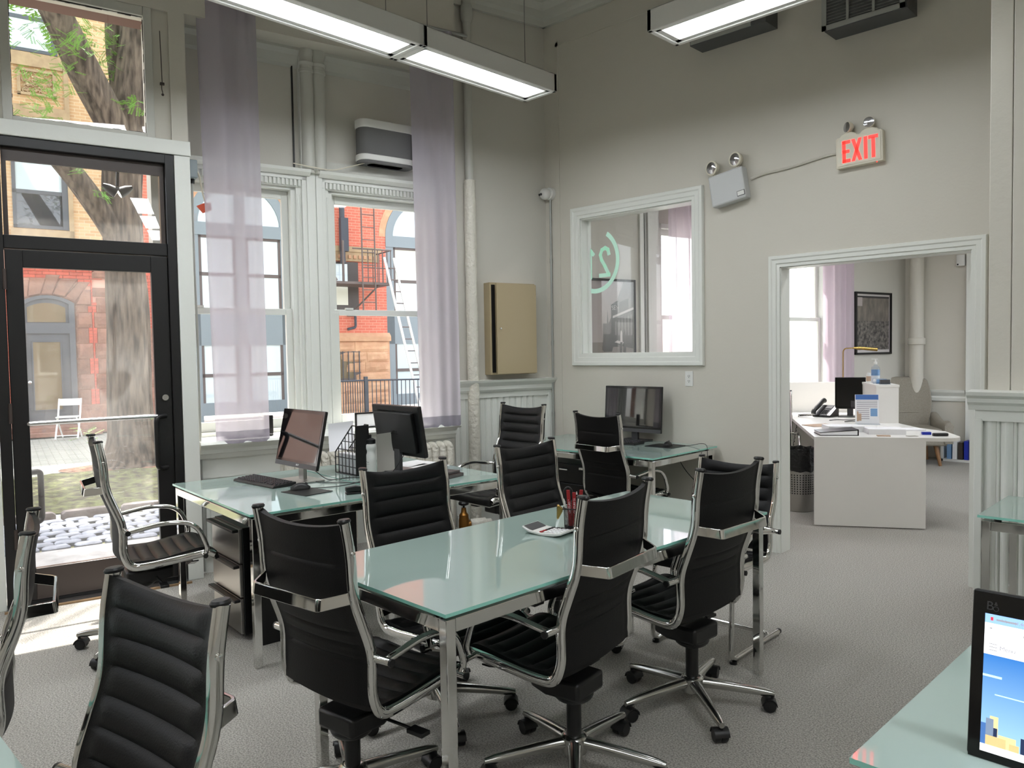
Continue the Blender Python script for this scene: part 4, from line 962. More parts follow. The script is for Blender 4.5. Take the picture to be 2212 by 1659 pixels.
m = MB(); m.box(-0.16, 0.16, -0.11, 0.11, 0, 0.02); m.box(-0.14, 0.14, -0.10, 0.10, 0.02, 0.035); tag(m.build('document_tray', 'brown_metal', None, loc=Vector((-3.60, 2.98, Z75)), rotz=R(10), smooth=False, bevel=0.003), 'dark document tray behind the backs of the meeting-table chairs', 'tray')

# ---- calculator and pen cup on the meeting table
t = thing('calculator', 'white desk calculator with a dark display', 'calculator', Vector((-2.09, 2.345, Z75)), R(97))
m = MB(); m.prism([(-0.095, 0.012), (-0.06, 0.004), (0.0, 0.0), (0.06, 0.006), (0.095, 0.022), (0.095, 0.03), (0.06, 0.016), (0.0, 0.011), (-0.095, 0.02)], -0.058, 0.058, axis='x'); m.build('case', 'white_plastic', t, bevel=0.003)
m = MB(); m.add([(-0.05, 0.045, 0.0145), (0.05, 0.045, 0.0145), (0.05, 0.09, 0.0298), (-0.05, 0.09, 0.0298)], [(0, 1, 2, 3)]); m.build('display', 'grey_plastic', t, smooth=False)
kb = MB(); kb.box(-0.008, 0.008, -0.006, 0.006, 0, 0.004); first = {}
for r in range(5):
    for c in range(5):
        mn = 'red_card' if (r == 4 and c < 2) else ('black_plastic' if (r == 4 or c == 4) else 'paper'); p = (-0.042+c*0.021, -0.078+r*0.021, 0.0165-0.0012*r)
        if mn not in first: first[mn] = kb.build('key', mn, t, loc=p, smooth=False)
        else: place(first[mn], t, p)
PCX, PCY = -2.030, 2.437
t = thing('pen_cup', 'black wire mesh pen cup on the meeting table', 'pen cup', Vector((PCX, PCY, Z75)))
m = MB()
for k in range(36):
    a = 2*PI*k/36; m.tube([(0.04*math.cos(a), 0.04*math.sin(a), 0.002), (0.043*math.cos(a+0.0), 0.043*math.sin(a), 0.10)], 0.0007, 4)
    b = a+2*PI/72
for k in range(18):
    z = 0.004+0.0053*k; r_ = 0.04+0.003*z/0.1; m.tube([(r_*math.cos(2*PI*i/24), r_*math.sin(2*PI*i/24), z) for i in range(24)], 0.0007, 4, closed=True)
m.build('mesh_wall', 'black_mesh', t)
m = MB(); m.tube([(0.0435*math.cos(2*PI*i/32), 0.0435*math.sin(2*PI*i/32), 0.10) for i in range(32)], 0.0022, 8, closed=True); m.build('rim', 'black_mesh', t)
m = MB(); m.lathe([(0.001, 0.001), (0.041, 0.001), (0.041, 0.022), (0.001, 0.022)], 28); m.build('base', 'black_mesh', t)
def stick(name, label, x, y, h, lean, w_, m_, cat, grp=None, rz=0.0):
    o = thing(name, label, cat, Vector((PCX+x, PCY+y, Z75+0.024)), R(45)+rz, grp)
    S = Matrix(((1, 0, lean[0], 0), (0, 1, lean[1], 0), (0, 0, 1, 0), (0, 0, 0, 1)))
    mb = MB(S); mb.box(-w_/2, w_/2, -0.004, 0.004, 0, h); mb.build('body', m_, o, smooth=False, bevel=0.002)
    return o, S
for k, (x, y, h, ln) in enumerate(((-0.008, -0.014, 0.150, (-0.06, 0)), (0.006, -0.006, 0.140, (0.0, 0)), (0.016, 0.006, 0.150, (0.10, 0)))):
    o, S = stick('printed_card', ('leftmost red printed card in the pen cup', 'middle red printed card in the pen cup', 'rightmost red printed card in the pen cup')[k], x, y, h, ln, 0.0145, 'red_card', 'pen', 'red cards in the pen cup')
    text('print', ('CENTURY 21', 'CENTURY 21', 'NY')[k], 0.011, 'paper', o, S @ facing((0.001, -0.0046, 0.085), (0, 0, 1), (-1, 0, 0)), ext=0.0001)
def pen(label, x, y, h, lean, m_, r_=0.004):
    o = thing('pen', label, 'pen', Vector((PCX+x, PCY+y, Z75+0.024)), 0, 'pens in the pen cup')
    mb = MB(); mb.tube([(0, 0, 0), (lean[0]*h, lean[1]*h, h)], r_, 10); mb.build('barrel', m_, o)
    mb = MB(); mb.tube([(lean[0]*h, lean[1]*h, h), (lean[0]*(h+0.012), lean[1]*(h+0.012), h+0.012)], [r_*0.9, r_*0.4], 10); mb.build('tip', 'white_plastic', o)
pen('white pen leaning out of the pen cup beside the scissors', -0.018, -0.016, 0.10, (-0.12, -0.1), 'white_plastic')
pen('black pen behind the red cards', -0.004, 0.02, 0.125, (-0.02, 0.05), 'black_plastic')
pen('clear blue pen at the back of the pen cup', 0.022, 0.014, 0.11, (0.12, 0.1), 'soft_blue')
t = thing('scissors', 'scissors with black loop handles standing in the pen cup', 'scissors', Vector((PCX-0.018, PCY+0.002, Z75+0.024)), R(45))
m = MB(); m.tube([(0.018*math.cos(2*PI*i/18)-0.012, 0, 0.128+0.03*math.sin(2*PI*i/18)) for i in range(18)], 0.004, 8, closed=True); m.build('handle', 'black_plastic', t)
m = MB(); m.box(-0.006, 0.006, -0.001, 0.001, 0.0, 0.10); m.build('blade', 'chrome', t, smooth=False)
t = thing('binder_clip', 'brass bulldog clip on the rim of the pen cup', 'clip', Vector((PCX-0.036, PCY-0.036, Z75+0.085)), R(45))
m = MB(); m.prism([(-0.022, -0.03), (-0.016, -0.032), (0.002, 0.0), (0.004, 0.012), (-0.012, 0.028), (-0.02, 0.026)], -0.014, 0.014, axis='y'); m.build('body', 'gold', t, smooth=False, bevel=0.003)
m = MB(); m.box(-0.014, 0.03, -0.012, 0.012, 0.008, 0.012); m.build('arm', 'brown_metal', t, smooth=False)
# ================================================================== THINGS ON THE WALLS AND CEILING
def fixture(name, label, p0, d, n, z, seg=1.22, w_=0.315, h=0.125, wires=True):
    """row of n suspended fluorescent boxes from p0 along unit d; open below with a glowing lens"""
    a = math.atan2(d[1], d[0]); t = thing(name, label, 'ceiling light', (p0[0], p0[1], z), a)
    hw = w_/2
    for k in range(n):
        x0, x1 = k*seg, (k+1)*seg; m = MB()
        m.box(x0, x1, -hw, -hw+0.03, 0, h); m.box(x0, x1, hw-0.03, hw, 0, h); m.box(x0, x1, -hw, hw, h-0.01, h); m.box(x0, x0+0.03, -hw, hw, 0, h); m.box(x1-0.03, x1, -hw, hw, 0, h)
        s_ = m.build('housing', 'fixture_white', t, smooth=False, bevel=0.004)
        m = MB(); i0 = 0.062
        m.box(x0+0.03, x1-0.03, -hw+0.03, -hw+i0, 0.008, 0.02); m.box(x0+0.03, x1-0.03, hw-i0, hw-0.03, 0.008, 0.02); m.box(x0+0.03, x0+i0, -hw+0.03, hw-0.03, 0.008, 0.02); m.box(x1-i0, x1-0.03, -hw+0.03, hw-0.03, 0.008, 0.02)
        m.build('lens_frame', 'fixture_white', s_, smooth=False)
        m = MB(); m.box(x0+i0, x1-i0, -hw+i0, hw-i0, 0.018, 0.024); m.build('lens', 'lamp_lens', s_, smooth=False)
        if wires:
            for xx in (x0+0.16, x1-0.16):
                m = MB(); m.cyl((xx, 0, h), (xx, 0, CEIL-z), 0.002, seg=6); m.build('hanger_wire', 'vent_dark', t)
    return t
lm_ = mat('lamp_lens', (247, 251, 255), 0.4, emit=LAMP)
fixture('pendant_light', 'long white fluorescent light hanging parallel to the window wall', (-3.80, 4.245), (0.0, -1.0), 5, 3.35)
fixture('pendant_light', 'white fluorescent light hanging beside the square grille on the back wall', (-2.60, 4.0), (1.0, 0.0), 1, 3.35)
fixture('pendant_light', 'fluorescent light hanging over the desk with the lit screen, above the picture', (-0.9, 1.6), (1.0, 0.0), 3, 3.35)  # extra row added above the view to brighten the room
fixture('pendant_light', 'fluorescent light hanging over the tables behind the camera', (-1.6, -1.4), (1.0, 0.0), 3, 3.35)  # likewise added, fill light from behind the camera
fixture('pendant_light', 'fluorescent light hanging behind the doorway wall in the next room', (-3.1, 6.45), (1.0, 0.0), 2, 3.35)  # unseen row added to brighten the front of the white desk
fixture('pendant_light', 'fluorescent light hanging over the raised counter in the next room', (-3.1, 8.6), (1.0, 0.0), 2, 3.35)  # second unseen row added to lift the next room

# ---- supply grilles high on the back wall
t = thing('air_grille', 'white slatted air grille boxed out from the top of the back wall', 'vent', (-1.84, YW, 3.56), 0)
m = MB(); m.box(-0.25, 0.255, -0.19, 0, 0.0, 0.46); m.build('duct_box', 'vent_dark', t, smooth=False)
m = MB(); f = 0.03
m.box(-0.265, 0.245, -0.20, -0.19, 0.005, 0.005+f); m.box(-0.265, 0.245, -0.20, -0.19, 0.43, 0.47); m.box(-0.265, -0.265+f, -0.20, -0.19, 0.005, 0.47); m.box(0.245-f, 0.245, -0.20, -0.19, 0.005, 0.47)
for x in (-0.10, 0.06): m.box(x-0.008, x+0.008, -0.20, -0.19, 0.03, 0.45)
m.build('frame', 'vent_metal', t, smooth=False)
sm_ = MB(); sm_.prism([(-0.2, 0.0), (-0.197, 0.0), (-0.186, 0.011), (-0.189, 0.011)], -0.07, 0.07, axis='x'); first = None
for xc in (-0.17, -0.02, 0.14):
    for k in range(20):
        p = (xc, 0.003, 0.045+k*0.02)
        if first is None: first = sm_.build('slat', 'vent_metal', t, loc=p, smooth=False)
        else: place(first, t, p)
t = thing('air_grille', 'low slotted air duct cover beside the hanging light on the back wall', 'vent', (-2.82, YW, 3.757), 0)
m = MB(); m.box(-0.28, 0.32, -0.18, 0, 0.0, 0.3); m.build('duct_box', 'vent_dark', t, smooth=False)
m = MB(); m.box(-0.27, 0.21, -0.19, -0.18, 0.003, 0.06); m.box(-0.27, 0.21, -0.19, -0.18, 0.09, 0.3); m.build('frame', 'vent_metal', t, smooth=False)
for k in range(3):
    m = MB(); m.box(-0.23+k*0.14, -0.11+k*0.14, -0.187, -0.18, 0.062, 0.088); m.build('slot', 'vent_dark', t, smooth=False)

# ---- exit sign
t = thing('exit_sign', 'lit red EXIT sign with two lamp heads', 'exit sign', (-1.918, YW, 2.69), R(0)); TI = Matrix.Rotation(R(-1.5), 4, 'Y')
m = MB(TI); pts = [(-0.15, 0.0), (0.15, 0.0), (0.15, 0.195), (0.14, 0.205)]
for cx_ in (0.067, -0.067): pts += [(cx_+0.06*math.cos(a), 0.195+0.035*math.sin(a)) for a in (0.25, 0.7, 1.2, 1.57, 1.95, 2.45, 2.9)]
pts += [(-0.14, 0.205), (-0.15, 0.195)]
m.prism(pts, 0, -0.05, axis='y'); m.build('housing', 'cream_plastic', t, smooth=False, bevel=0.005)
m = MB(TI); m.box(-0.138, 0.138, -0.054, -0.05, 0.012, 0.19); m.build('face_plate', 'cream_plastic', t, smooth=False, bevel=0.003)
m = MB(TI); yy = -0.0552; s_ = 0.022
def bar(x0, x1, z0, z1): m.box(x0, x1, yy, -0.0535, z0, z1)
bar(-0.105, -0.083, 0.03, 0.175); bar(-0.105, -0.053, 0.03, 0.052); bar(-0.105, -0.058, 0.092, 0.113); bar(-0.105, -0.053, 0.153, 0.175)
for sg in (1, -1): m.add([(-0.012-sg*0.034, yy, 0.03), (-0.012-sg*0.012, yy, 0.03), (-0.012+sg*0.034, yy, 0.175), (-0.012+sg*0.012, yy, 0.175)], [(0, 1, 2, 3)])
bar(0.034, 0.056, 0.03, 0.175); bar(0.082, 0.104, 0.03, 0.16); bar(0.063, 0.123, 0.153, 0.175)
m.build('letters', 'exit_red', t, smooth=False)
for cx_, tl in ((-0.067, 35), (0.067, -5)):
    m = MB(TI @ Matrix.Translation((cx_, -0.045, 0.262)) @ Matrix.Rotation(R(-tl), 4, 'Z')); m.lathe([(0.012, 0.035), (0.03, 0.02), (0.036, 0.0), (0.036, -0.012)], 20, axis='y'); m.build('lamp_head', 'cream_plastic', t)
    m = MB(TI @ Matrix.Translation((cx_, -0.045, 0.262)) @ Matrix.Rotation(R(-tl), 4, 'Z')); m.lathe([(0.001, -0.016), (0.03, -0.013), (0.034, -0.012)], 20, axis='y'); m.build('reflector', 'reflector', t)
m = MB(TI); m.sphere((0.11, -0.045, -0.002), 0.004, 8, 6); m.build('indicator', 'exit_red', t)
# ---- emergency light
t = thing('emergency_light', 'tilted pale grey emergency light with two round lamps', 'emergency light', (-2.84, YW, 2.575), 0); TI = Matrix.Rotation(R(-9), 4, 'Y')
m = MB(TI); m.box(-0.14, 0.14, -0.085, 0.0, 0.0, 0.235); m.build('housing', 'grey_white', t, smooth=False, bevel=0.012)
m = MB(TI); m.box(0.075, 0.135, -0.0885, -0.085, 0.02, 0.058); m.build('label_plate', 'grey_plastic', t, smooth=False)
m = MB(TI); m.box(0.079, 0.131, -0.0895, -0.0885, 0.024, 0.054); m.build('label', 'white_plastic', t, smooth=False)
for cx_ in (-0.105, 0.09):
    T_ = TI @ Matrix.Translation((cx_, -0.06, 0.30)) @ Matrix.Rotation(R(-12), 4, 'Z')
    m = MB(T_); m.lathe([(0.02, 0.05), (0.045, 0.03), (0.055, 0.0), (0.055, -0.008), (0.05, -0.012)], 24, axis='y'); m.build('lamp_head', 'cream_plastic', t)
    m = MB(T_); m.lathe([(0.001, -0.02), (0.03, -0.018), (0.046, -0.011)], 24, axis='y'); m.build('reflector', 'reflector', t)
    m = MB(TI); m.cyl((cx_, -0.045, 0.235), (cx_, -0.045, 0.26), 0.01); m.build('swivel', 'cream_plastic', t)
cable('conduit_cable', 'painted cable running between the emergency light and the exit sign', [(-2.70, YW-0.012, 2.735), (-2.6, YW-0.011, 2.755), (-2.4, YW-0.011, 2.768), (-2.15, YW-0.011, 2.80), (-2.06, YW-0.02, 2.80)], 0.010, 'wall')
# ---- outlet plates
def outlet(name, label, loc, w_, h, n, rz=0.0, up=True):
    t = thing(name, label, 'outlet', loc, rz)
    m = MB(); m.box(-w_/2, w_/2, -0.006, 0, -h/2, h/2); m.build('plate', 'white_plastic', t, smooth=False, bevel=0.002)
    for k in range(n):
        c = (k-(n-1)/2)*0.038; x, z = (0, c) if up else (c, 0)
        m = MB(); m.lathe([(0.001, -0.0075), (0.0155, -0.0075), (0.0165, -0.006)], 18, (x, 0, z), axis='y'); r_ = m.build('socket', 'white_plastic', t)
        m = MB(); m.box(x-0.008, x-0.005, -0.0085, -0.007, z-0.002, z+0.006); m.box(x+0.005, x+0.008, -0.0085, -0.007, z-0.002, z+0.006); m.lathe([(0.001, -0.0085), (0.003, -0.0085)], 8, (x, 0, z-0.008), axis='y'); m.build('slots', 'black_plastic', r_, smooth=False)
    return t
outlet('wall_outlet', 'white double socket plate under the interior window', (-3.235, YW, 1.262), 0.07, 0.118, 2)
outlet('wall_outlet', 'white socket plate in the skirting of the boarded pier', (-0.865, PY-0.046, 0.195), 0.13, 0.072, 2, up=False)
# ---- camera and its conduit in the corner
t = thing('security_camera', 'white round security camera in the corner of the window wall', 'camera', (-4.655, YW, 2.925), 0)
m = MB(); m.lathe([(0.055, 0.0), (0.058, -0.02), (0.052, -0.04)], 24, axis='y'); m.build('base', 'white_plastic', t)
m = MB(Matrix.Translation((-0.018, -0.062, -0.004))); m.sphere((0, 0, 0), 0.052, 20, 14); m.build('ball', 'white_plastic', t)
T_ = Matrix.Translation((-0.018, -0.062, -0.004)) @ Matrix.Rotation(R(-22), 4, 'Z') @ Matrix.Rotation(R(10), 4, 'X')
for dx, mm in ((-0.014, 'black_gloss'), (0.016, 'grey_plastic')):
    m = MB(T_); m.lathe([(0.001, -0.056), (0.011, -0.056), (0.011, -0.046)], 16, (dx, 0, 0), axis='y'); m.build('lens', mm, t)
t = thing('conduit', 'thin grey conduit running down the corner from the security camera', 'conduit', (-4.655, YW-0.014, 0), 0)
m = MB(); m.cyl((0, 0, 0.0), (0, 0, 2.87), 0.010, seg=12); m.build('tube', 'vent_metal', t)
for z in (0.9, 1.55, 2.3):
    m = MB(); m.cyl((0, 0, z), (0, 0, z+0.04), 0.0135, seg=12); m.build('coupling', 'vent_metal', t)
# ---- tan wall cabinet
t = thing('wall_cabinet', 'tan metal wall cabinet with its door slightly open', 'cabinet', wpt(2.775, 0.25, 1.30), WA)
m = MB(); m.box(-0.24, 0.235, -0.10, 0.0, 0.0, 0.80); m.build('case', 'cream_metal', t, smooth=False, bevel=0.004)
m = MB(Matrix.Translation((0.235, -0.108, 0)) @ Matrix.Rotation(R(4), 4, 'Z')); m.box(-0.435, 0.0, -0.012, 0.0, 0.006, 0.79); d_ = m.build('door', 'cream_metal', t, smooth=False, bevel=0.003)
m = MB(Matrix.Translation((0.235, -0.108, 0)) @ Matrix.Rotation(R(4), 4, 'Z')); m.lathe([(0.009, -0.012), (0.009, -0.018), (0.004, -0.02)], 12, (-0.40, 0, 0.40), axis='y'); m.build('lock', 'chrome', d_)
m = MB(); m.box(-0.225, -0.19, -0.104, -0.10, 0.02, 0.78); m.build('gap', 'black_plastic', t, smooth=False)
# ---- heating riser with lumpy lagging
t = thing('heating_pipe', 'tall cream pipe with lumpy lagging beside the right curtain', 'pipe', wpt(2.385, 0.20, 0), WA)
rings = []
for k in range(66):
    z = 2.96*k/65; rings.append([((0.050+0.0045*noise.noise((8*math.cos(2*PI*i/20), 8*math.sin(2*PI*i/20), z*14)))*math.cos(2*PI*i/20), (0.050+0.0045*noise.noise((8*math.cos(2*PI*i/20), 8*math.sin(2*PI*i/20), z*14)))*math.sin(2*PI*i/20), z) for i in range(20)])
m = MB(); m.ring_strip(rings); m.build('lagging', 'lumpy_paint', t)
m = MB(); m.cyl((0, 0, 2.95), (0, 0, 4.36), 0.035, seg=18); m.build('riser', 'trim_grey', t)
m = MB(); m.lathe([(0.036, 4.28), (0.05, 4.31), (0.054, 4.36), (0.05, 4.41), (0.036, 4.44)], 18); m.tube(fillet([(0, 0, 4.36), (0, 0, 4.46), (-0.06, 0.0, 4.52), (-0.18, 0, 4.53)], 0.06, 5), 0.04, 16); m.build('elbow', 'trim_grey', t)
# ---- loudspeaker on the ledge above the right window
t = thing('loudspeaker', 'white loudspeaker with a grey cloth front on the ledge above the right window', 'loudspeaker', wpt(1.585, 0.15, 2.972), WA+R(3))
def rrect(w_, d_, r_, n=6):
    pts = []
    for cx_, cy_, a0 in ((w_/2-r_, d_/2-r_, 0), (-w_/2+r_, d_/2-r_, PI/2), (-w_/2+r_, -d_/2+r_, PI), (w_/2-r_, -d_/2+r_, 1.5*PI)):
        for i in range(n+1): a = a0+PI/2*i/n; pts.append((cx_+r_*math.cos(a), cy_+r_*math.sin(a)))
    return pts
m = MB(); m.prism(rrect(0.46, 0.15, 0.06), 0.0, 0.32); m.build('cloth_front', 'grey_cloth', t)
m = MB(); m.prism(rrect(0.475, 0.16, 0.065), 0.02, 0.065); m.prism(rrect(0.475, 0.16, 0.065), 0.265, 0.33); m.prism(rrect(0.30, 0.1, 0.03), 0.0, 0.02); m.build('shell', 'white_plastic', t, bevel=0.006)
cable('speaker_cable', 'white cable sagging from the loudspeaker across the window pier', [wpt(1.42, 0.13, 2.98), wpt(1.30, 0.14, 2.94), wpt(1.15, 0.14, 2.895), wpt(1.0, 0.13, 2.895), wpt(0.85, 0.14, 2.91)], 0.004, 'cream_plastic')
# ---- switch box with its cable at the door
t = thing('switch_box', 'grey metal switch box with a cable on the edge of the door wall', 'switch box', wpt(0.105, 0.06, 2.70), WA)
m = MB(); m.box(0.0, 0.05, -0.055, 0.055, 0.0, 0.12); m.build('box', 'grey_box', t, bevel=0.006)
m = MB(); m.cyl((0.025, 0.0, 0.0), (0.025, 0.0, -0.03), 0.014); m.build('gland', 'black_plastic', t)
m = MB(); m.tube(smoothpath([(0.022, 0.0, -0.02), (0.018, 0.0, -0.5), (0.024, 0.0, -1.1), (0.02, 0.0, -1.9), (0.02, 0, -2.68)], 6), 0.008, 8); m.build('cable', 'vent_metal', t)
t = thing('orange_tag', 'small orange tag hanging beside the left curtain', 'tag', wpt(0.20, 0.10, 2.53), WA)
m = MB(); m.prism([(-0.04, 0.0), (0.0, -0.045), (0.055, -0.02), (0.05, 0.03), (0.0, 0.02)], -0.01, 0.01, axis='y'); m.build('tag', 'orange', t, smooth=False)
m = MB(); m.tube(smoothpath([(0.02, 0, 0.02), (0.0, 0, 0.10), (-0.02, -0.02, 0.20), (-0.045, -0.03, 0.24)], 5), 0.006, 6); m.build('cord', 'cream_plastic', t)

# ---- curtains
def curtain(name, label, s0t, s1t, s0b, s1b, z0, z1, o, folds, amp, m_, hem_m, ph=0.0, hem=0.085, seed=1):
    t = thing(name, label, 'curtain', wpt((s0b+s1b)/2, o, z0), WA); rnd = random.Random(seed)
    ks = [(rnd.uniform(0.6, 1.5), rnd.uniform(0, 6.28)) for _ in range(5)]; sc_ = (s0b+s1b)/2
    def fn(u_, v, ex=0.0):
        z = (z1-z0)*v; s = (s0b+(s1b-s0b)*u_)*(1-v)+(s0t+(s1t-s0t)*u_)*v
        d = 0
        for q, (k, p) in enumerate(ks): d += math.sin(u_*folds*2*PI*k*(0.35+0.12*q)+p+ph+0.35*math.sin(v*2.2+q))*(1.0 if q < 2 else 0.4)
        d *= amp*(0.65+0.35*v)/2.2
        return (s-sc_, d+ex, z)
    mb = MB(); mb.surf(lambda u_, v: fn(u_, hem/(z1-z0)+v*(1-hem/(z1-z0))), 160, 24); mb.build('cloth', m_, t, sharp=80)
    mb = MB(); mb.surf(lambda u_, v: fn(u_, v*hem/(z1-z0), 0.0), 160, 3); mb.build('hem', hem_m, t, sharp=80)
    return t
curtain('sheer_curtain', 'sheer grey curtain beside the street door', 0.175, 0.560, 0.215, 0.575, 0.90, 4.05, -0.03, 4, 0.06, 'sheer', 'sheer_hem', seed=4)
curtain('sheer_curtain', 'sheer grey curtain beside the lumpy heating pipe', 1.72, 2.12, 1.76, 2.13, 0.905, 4.05, -0.03, 4, 0.06, 'sheer', 'sheer_hem', seed=9)
t = thing('curtain_rod', 'thin rod carrying the two grey curtains over the window bay', 'curtain rod', wpt(1.1, -0.03, 4.06), WA)
m = MB(); m.cyl((-1.1, 0, 0), (1.15, 0, 0), 0.011, seg=12); m.build('rod', 'vent_metal', t)
for x in (-1.0, 1.05):
    m = MB(); m.cyl((x, 0, 0), (x, 0.03, 0), 0.008); m.build('bracket', 'vent_metal', t)
curtain('sheer_curtain', 'sunlit sheer curtain seen through the interior window', 4.62, 5.30, 4.62, 5.34, 0.55, 3.6, 0.10, 8, 0.05, 'sheer_pink', 'sheer_hem', seed=12)
curtain('sheer_curtain', 'sunlit sheer curtain seen through the doorway', 7.22, 7.78, 7.2, 7.80, 0.55, 3.6, 0.10, 5, 0.06, 'sheer_pink', 'sheer_hem', seed=15)

# ---- radiators under the windows
def radiator(label, s0, n):
    t = thing('radiator', label, 'radiator', wpt(s0, 0.0, 0), WA, 'cast iron radiators')
    sec = MB(); w_ = 0.062
    prof = fillet([(0.0, -0.075, 0.08), (0.0, -0.075, 0.76), (0.0, 0.075, 0.76), (0.0, 0.075, 0.08)], 0.05, 6)
    pts = [(p.y, p.z) for p in prof]; K = len(pts)
    for y in (-0.05, 0.05): sec.tube([(0, y, 0.05), (0, y, 0.12), (0, y, 0.70), (0, y, 0.75)], [0.028, 0.034, 0.034, 0.028], 12)
    sec.sphere((0, 0, 0.745), 0.034, 14, 8, sc=(0.95, 2.5, 1.25)); sec.sphere((0, 0, 0.10), 0.034, 14, 8, sc=(0.95, 2.4, 1.2)); first = None
    for k in range(n):
        if first is None: first = sec.build('section', 'lumpy_paint', t, loc=(w_/2+0.005, 0, 0))
        else: place(first, t, (w_/2+0.005+k*0.067, 0, 0))
    fm = MB(); fm.cyl((0, 0, 0), (0, 0, 0.08), 0.02)
    for x in (0.035, 0.035+(n-1)*0.067):
        for y in (-0.05, 0.05): fm.build('foot', 'lumpy_paint', t, loc=(x, y, 0))
    return t
radiator('white cast iron radiator under the left window, behind the switched-off monitor', 0.66, 8)
radiator('white cast iron radiator under the right window', 1.50, 8)
t = thing('radiator_valve', 'brass radiator valve with a dark wheel near the floor', 'valve', wpt(2.14, -0.02, 0.0), WA); t.scale = (1.3, 1.3, 1.3)
m = MB(); m.lathe([(0.022, 0.0), (0.03, 0.02), (0.034, 0.05), (0.034, 0.09), (0.03, 0.11), (0.03, 0.125), (0.018, 0.14), (0.014, 0.17)], 18); m.cyl((0, 0, 0.06), (0.045, -0.01, 0.06), 0.026, seg=14); m.build('body', 'brass', t)
m = MB(); m.lathe([(0.02, 0.185), (0.032, 0.19), (0.034, 0.2), (0.028, 0.21)], 18); m.cyl((0, 0, 0.165), (0, 0, 0.19), 0.007); m.build('wheel', 'black_plastic', t)
m = MB(); m.cyl((0.04, -0.01, 0.06), (0.14, -0.03, 0.06), 0.034, seg=16); m.cyl((0.14, -0.03, 0.06), (0.18, -0.035, 0.06), 0.024, seg=14); m.build('union', 'lumpy_paint', t)
# ---- picture leaning on the window sill and things on it
t = thing('picture_frame', 'small black frame standing on the sill behind the turned-away monitor', 'picture frame', wpt(1.36, 0.12, 0.925), WA)
m = MB(); m.box(-0.09, 0.09, -0.008, 0.008, 0, 0.012); m.box(-0.09, 0.09, -0.008, 0.008, 0.11, 0.122); m.box(-0.09, -0.078, -0.008, 0.008, 0, 0.12); m.box(0.078, 0.09, -0.008, 0.008, 0, 0.12); m.build('frame', 'black_plastic', t, smooth=False)
m = MB(); m.box(-0.08, 0.08, -0.002, 0.004, 0.01, 0.112); m.build('picture', 'paper', t, smooth=False)
m = MB(); m.box(-0.16, 0.16, -0.05, 0.05, 0, 0.012); tag(m.build('black_folder', 'black_plastic', None, loc=wpt(0.46, 0.10, 0.926), rotz=WA, smooth=False, bevel=0.002), 'flat black folder lying on the sill under the left curtain', 'folder')
m = MB(); m.box(-0.012, 0.05, -0.012, 0.012, 0, 0.14); tag(m.build('sill_box', 'black_plastic', None, loc=wpt(0.60, 0.16, 0.926), rotz=WA, smooth=False, bevel=0.004), 'small black box on the sill between the left curtain and the switched-off monitor', 'box')
# ================================================================== THE NEXT ROOM
DU, DV = Vector((0.867, 0.498, 0)), Vector((-0.498, 0.867, 0)); DA = math.atan2(0.498, 0.867)
DP = Vector((-2.654, 6.314, 0))
def dp(u_, v, z=0.0): return DP+DU*u_+DV*v+Vector((0, 0, z))
t = thing('reception_desk', 'white reception desk with a raised counter in the room beyond the doorway', 'desk', DP, DA)
m = MB(); m.box(0.0, 0.845, 0.0, 0.025, 0.01, 0.72); m.build('front_panel', 'white_gloss', t, smooth=False)
m = MB(); corner = [(1.13-0.16+0.16*math.cos(a), 0.02+0.16-0.16+0.16*math.sin(a)+0.0) for a in []]
pts = [(0.0, 0.0), (0.98, 0.0)]+[(0.98+0.15*math.sin(a), 0.15-0.15*math.cos(a)) for a in (0.3, 0.6, 0.9, 1.2, 1.57)]+[(1.13, 0.55), (1.0, 0.8), (0.92, 1.27), (0.92, 2.62), (0.0, 2.62)]
m.prism(pts, 0.72, 0.748); m.build('worktop', 'white_gloss', t, smooth=False)
m = MB(); m.box(0.72, 0.92, 1.27, 2.60, 0.748, 1.095); m.build('counter_box', 'white_gloss', t, smooth=False)
m = MB(); m.box(0.715, 0.925, 1.265, 2.62, 1.095, 1.118); m.build('counter_top', 'white_gloss', t, smooth=False)
m = MB(); m.box(-0.05, 0.72, 2.60, 2.63, 0.0, 1.09); m.build('rear_panel', 'white_gloss', t, smooth=False)
m = MB(); m.box(0.89, 0.915, 1.27, 2.6, 0.0, 0.72); m.build('side_panel', 'white_gloss', t, smooth=False)
m = MB(); m.box(0.12, 0.75, 0.5, 0.52, 0.12, 0.72); m.build('modesty_panel', 'dark_wood', t, smooth=False)
ZD = 0.7485
# things on the desk
t, T = monitor('thin black office monitor on the white desk', dp(0.60, 1.95, ZD), DA-R(8), w_=0.30, h=0.335, zb=0.085, tilt=6, chin=0.008, neck_y=0.04)
t = thing('desk_phone', 'black office telephone with a silver strip on the white desk', 'telephone', dp(0.36, 1.98, ZD), DA-R(35))
m = MB(); m.prism([(-0.10, 0.0), (0.10, 0.0), (0.10, 0.12), (-0.10, 0.02)], -0.10, 0.10, axis='x'); m.build('body', 'black_plastic', t, bevel=0.008)
m = MB(); m.prism([(-0.1, 0.022), (0.1, 0.122), (0.1, 0.125), (-0.1, 0.025)], 0.065, 0.10, axis='x'); m.build('strip', 'aluminium', t, smooth=False)
m = MB(); m.prism([(0.02, 0.083), (0.085, 0.1165), (0.085, 0.119), (0.02, 0.086)], -0.02, 0.055, axis='x'); m.build('display', 'grey_plastic', t, smooth=False)
m = MB(); m.tube(smoothpath([(-0.075, -0.12, 0.035), (-0.075, -0.10, 0.07), (-0.075, 0.0, 0.115), (-0.075, 0.10, 0.165), (-0.075, 0.125, 0.155)], 6), 0.024, 12); m.build('handset', 'black_plastic', t)
kb = MB(); kb.box(-0.007, 0.007, -0.005, 0.005, 0, 0.004); first = None
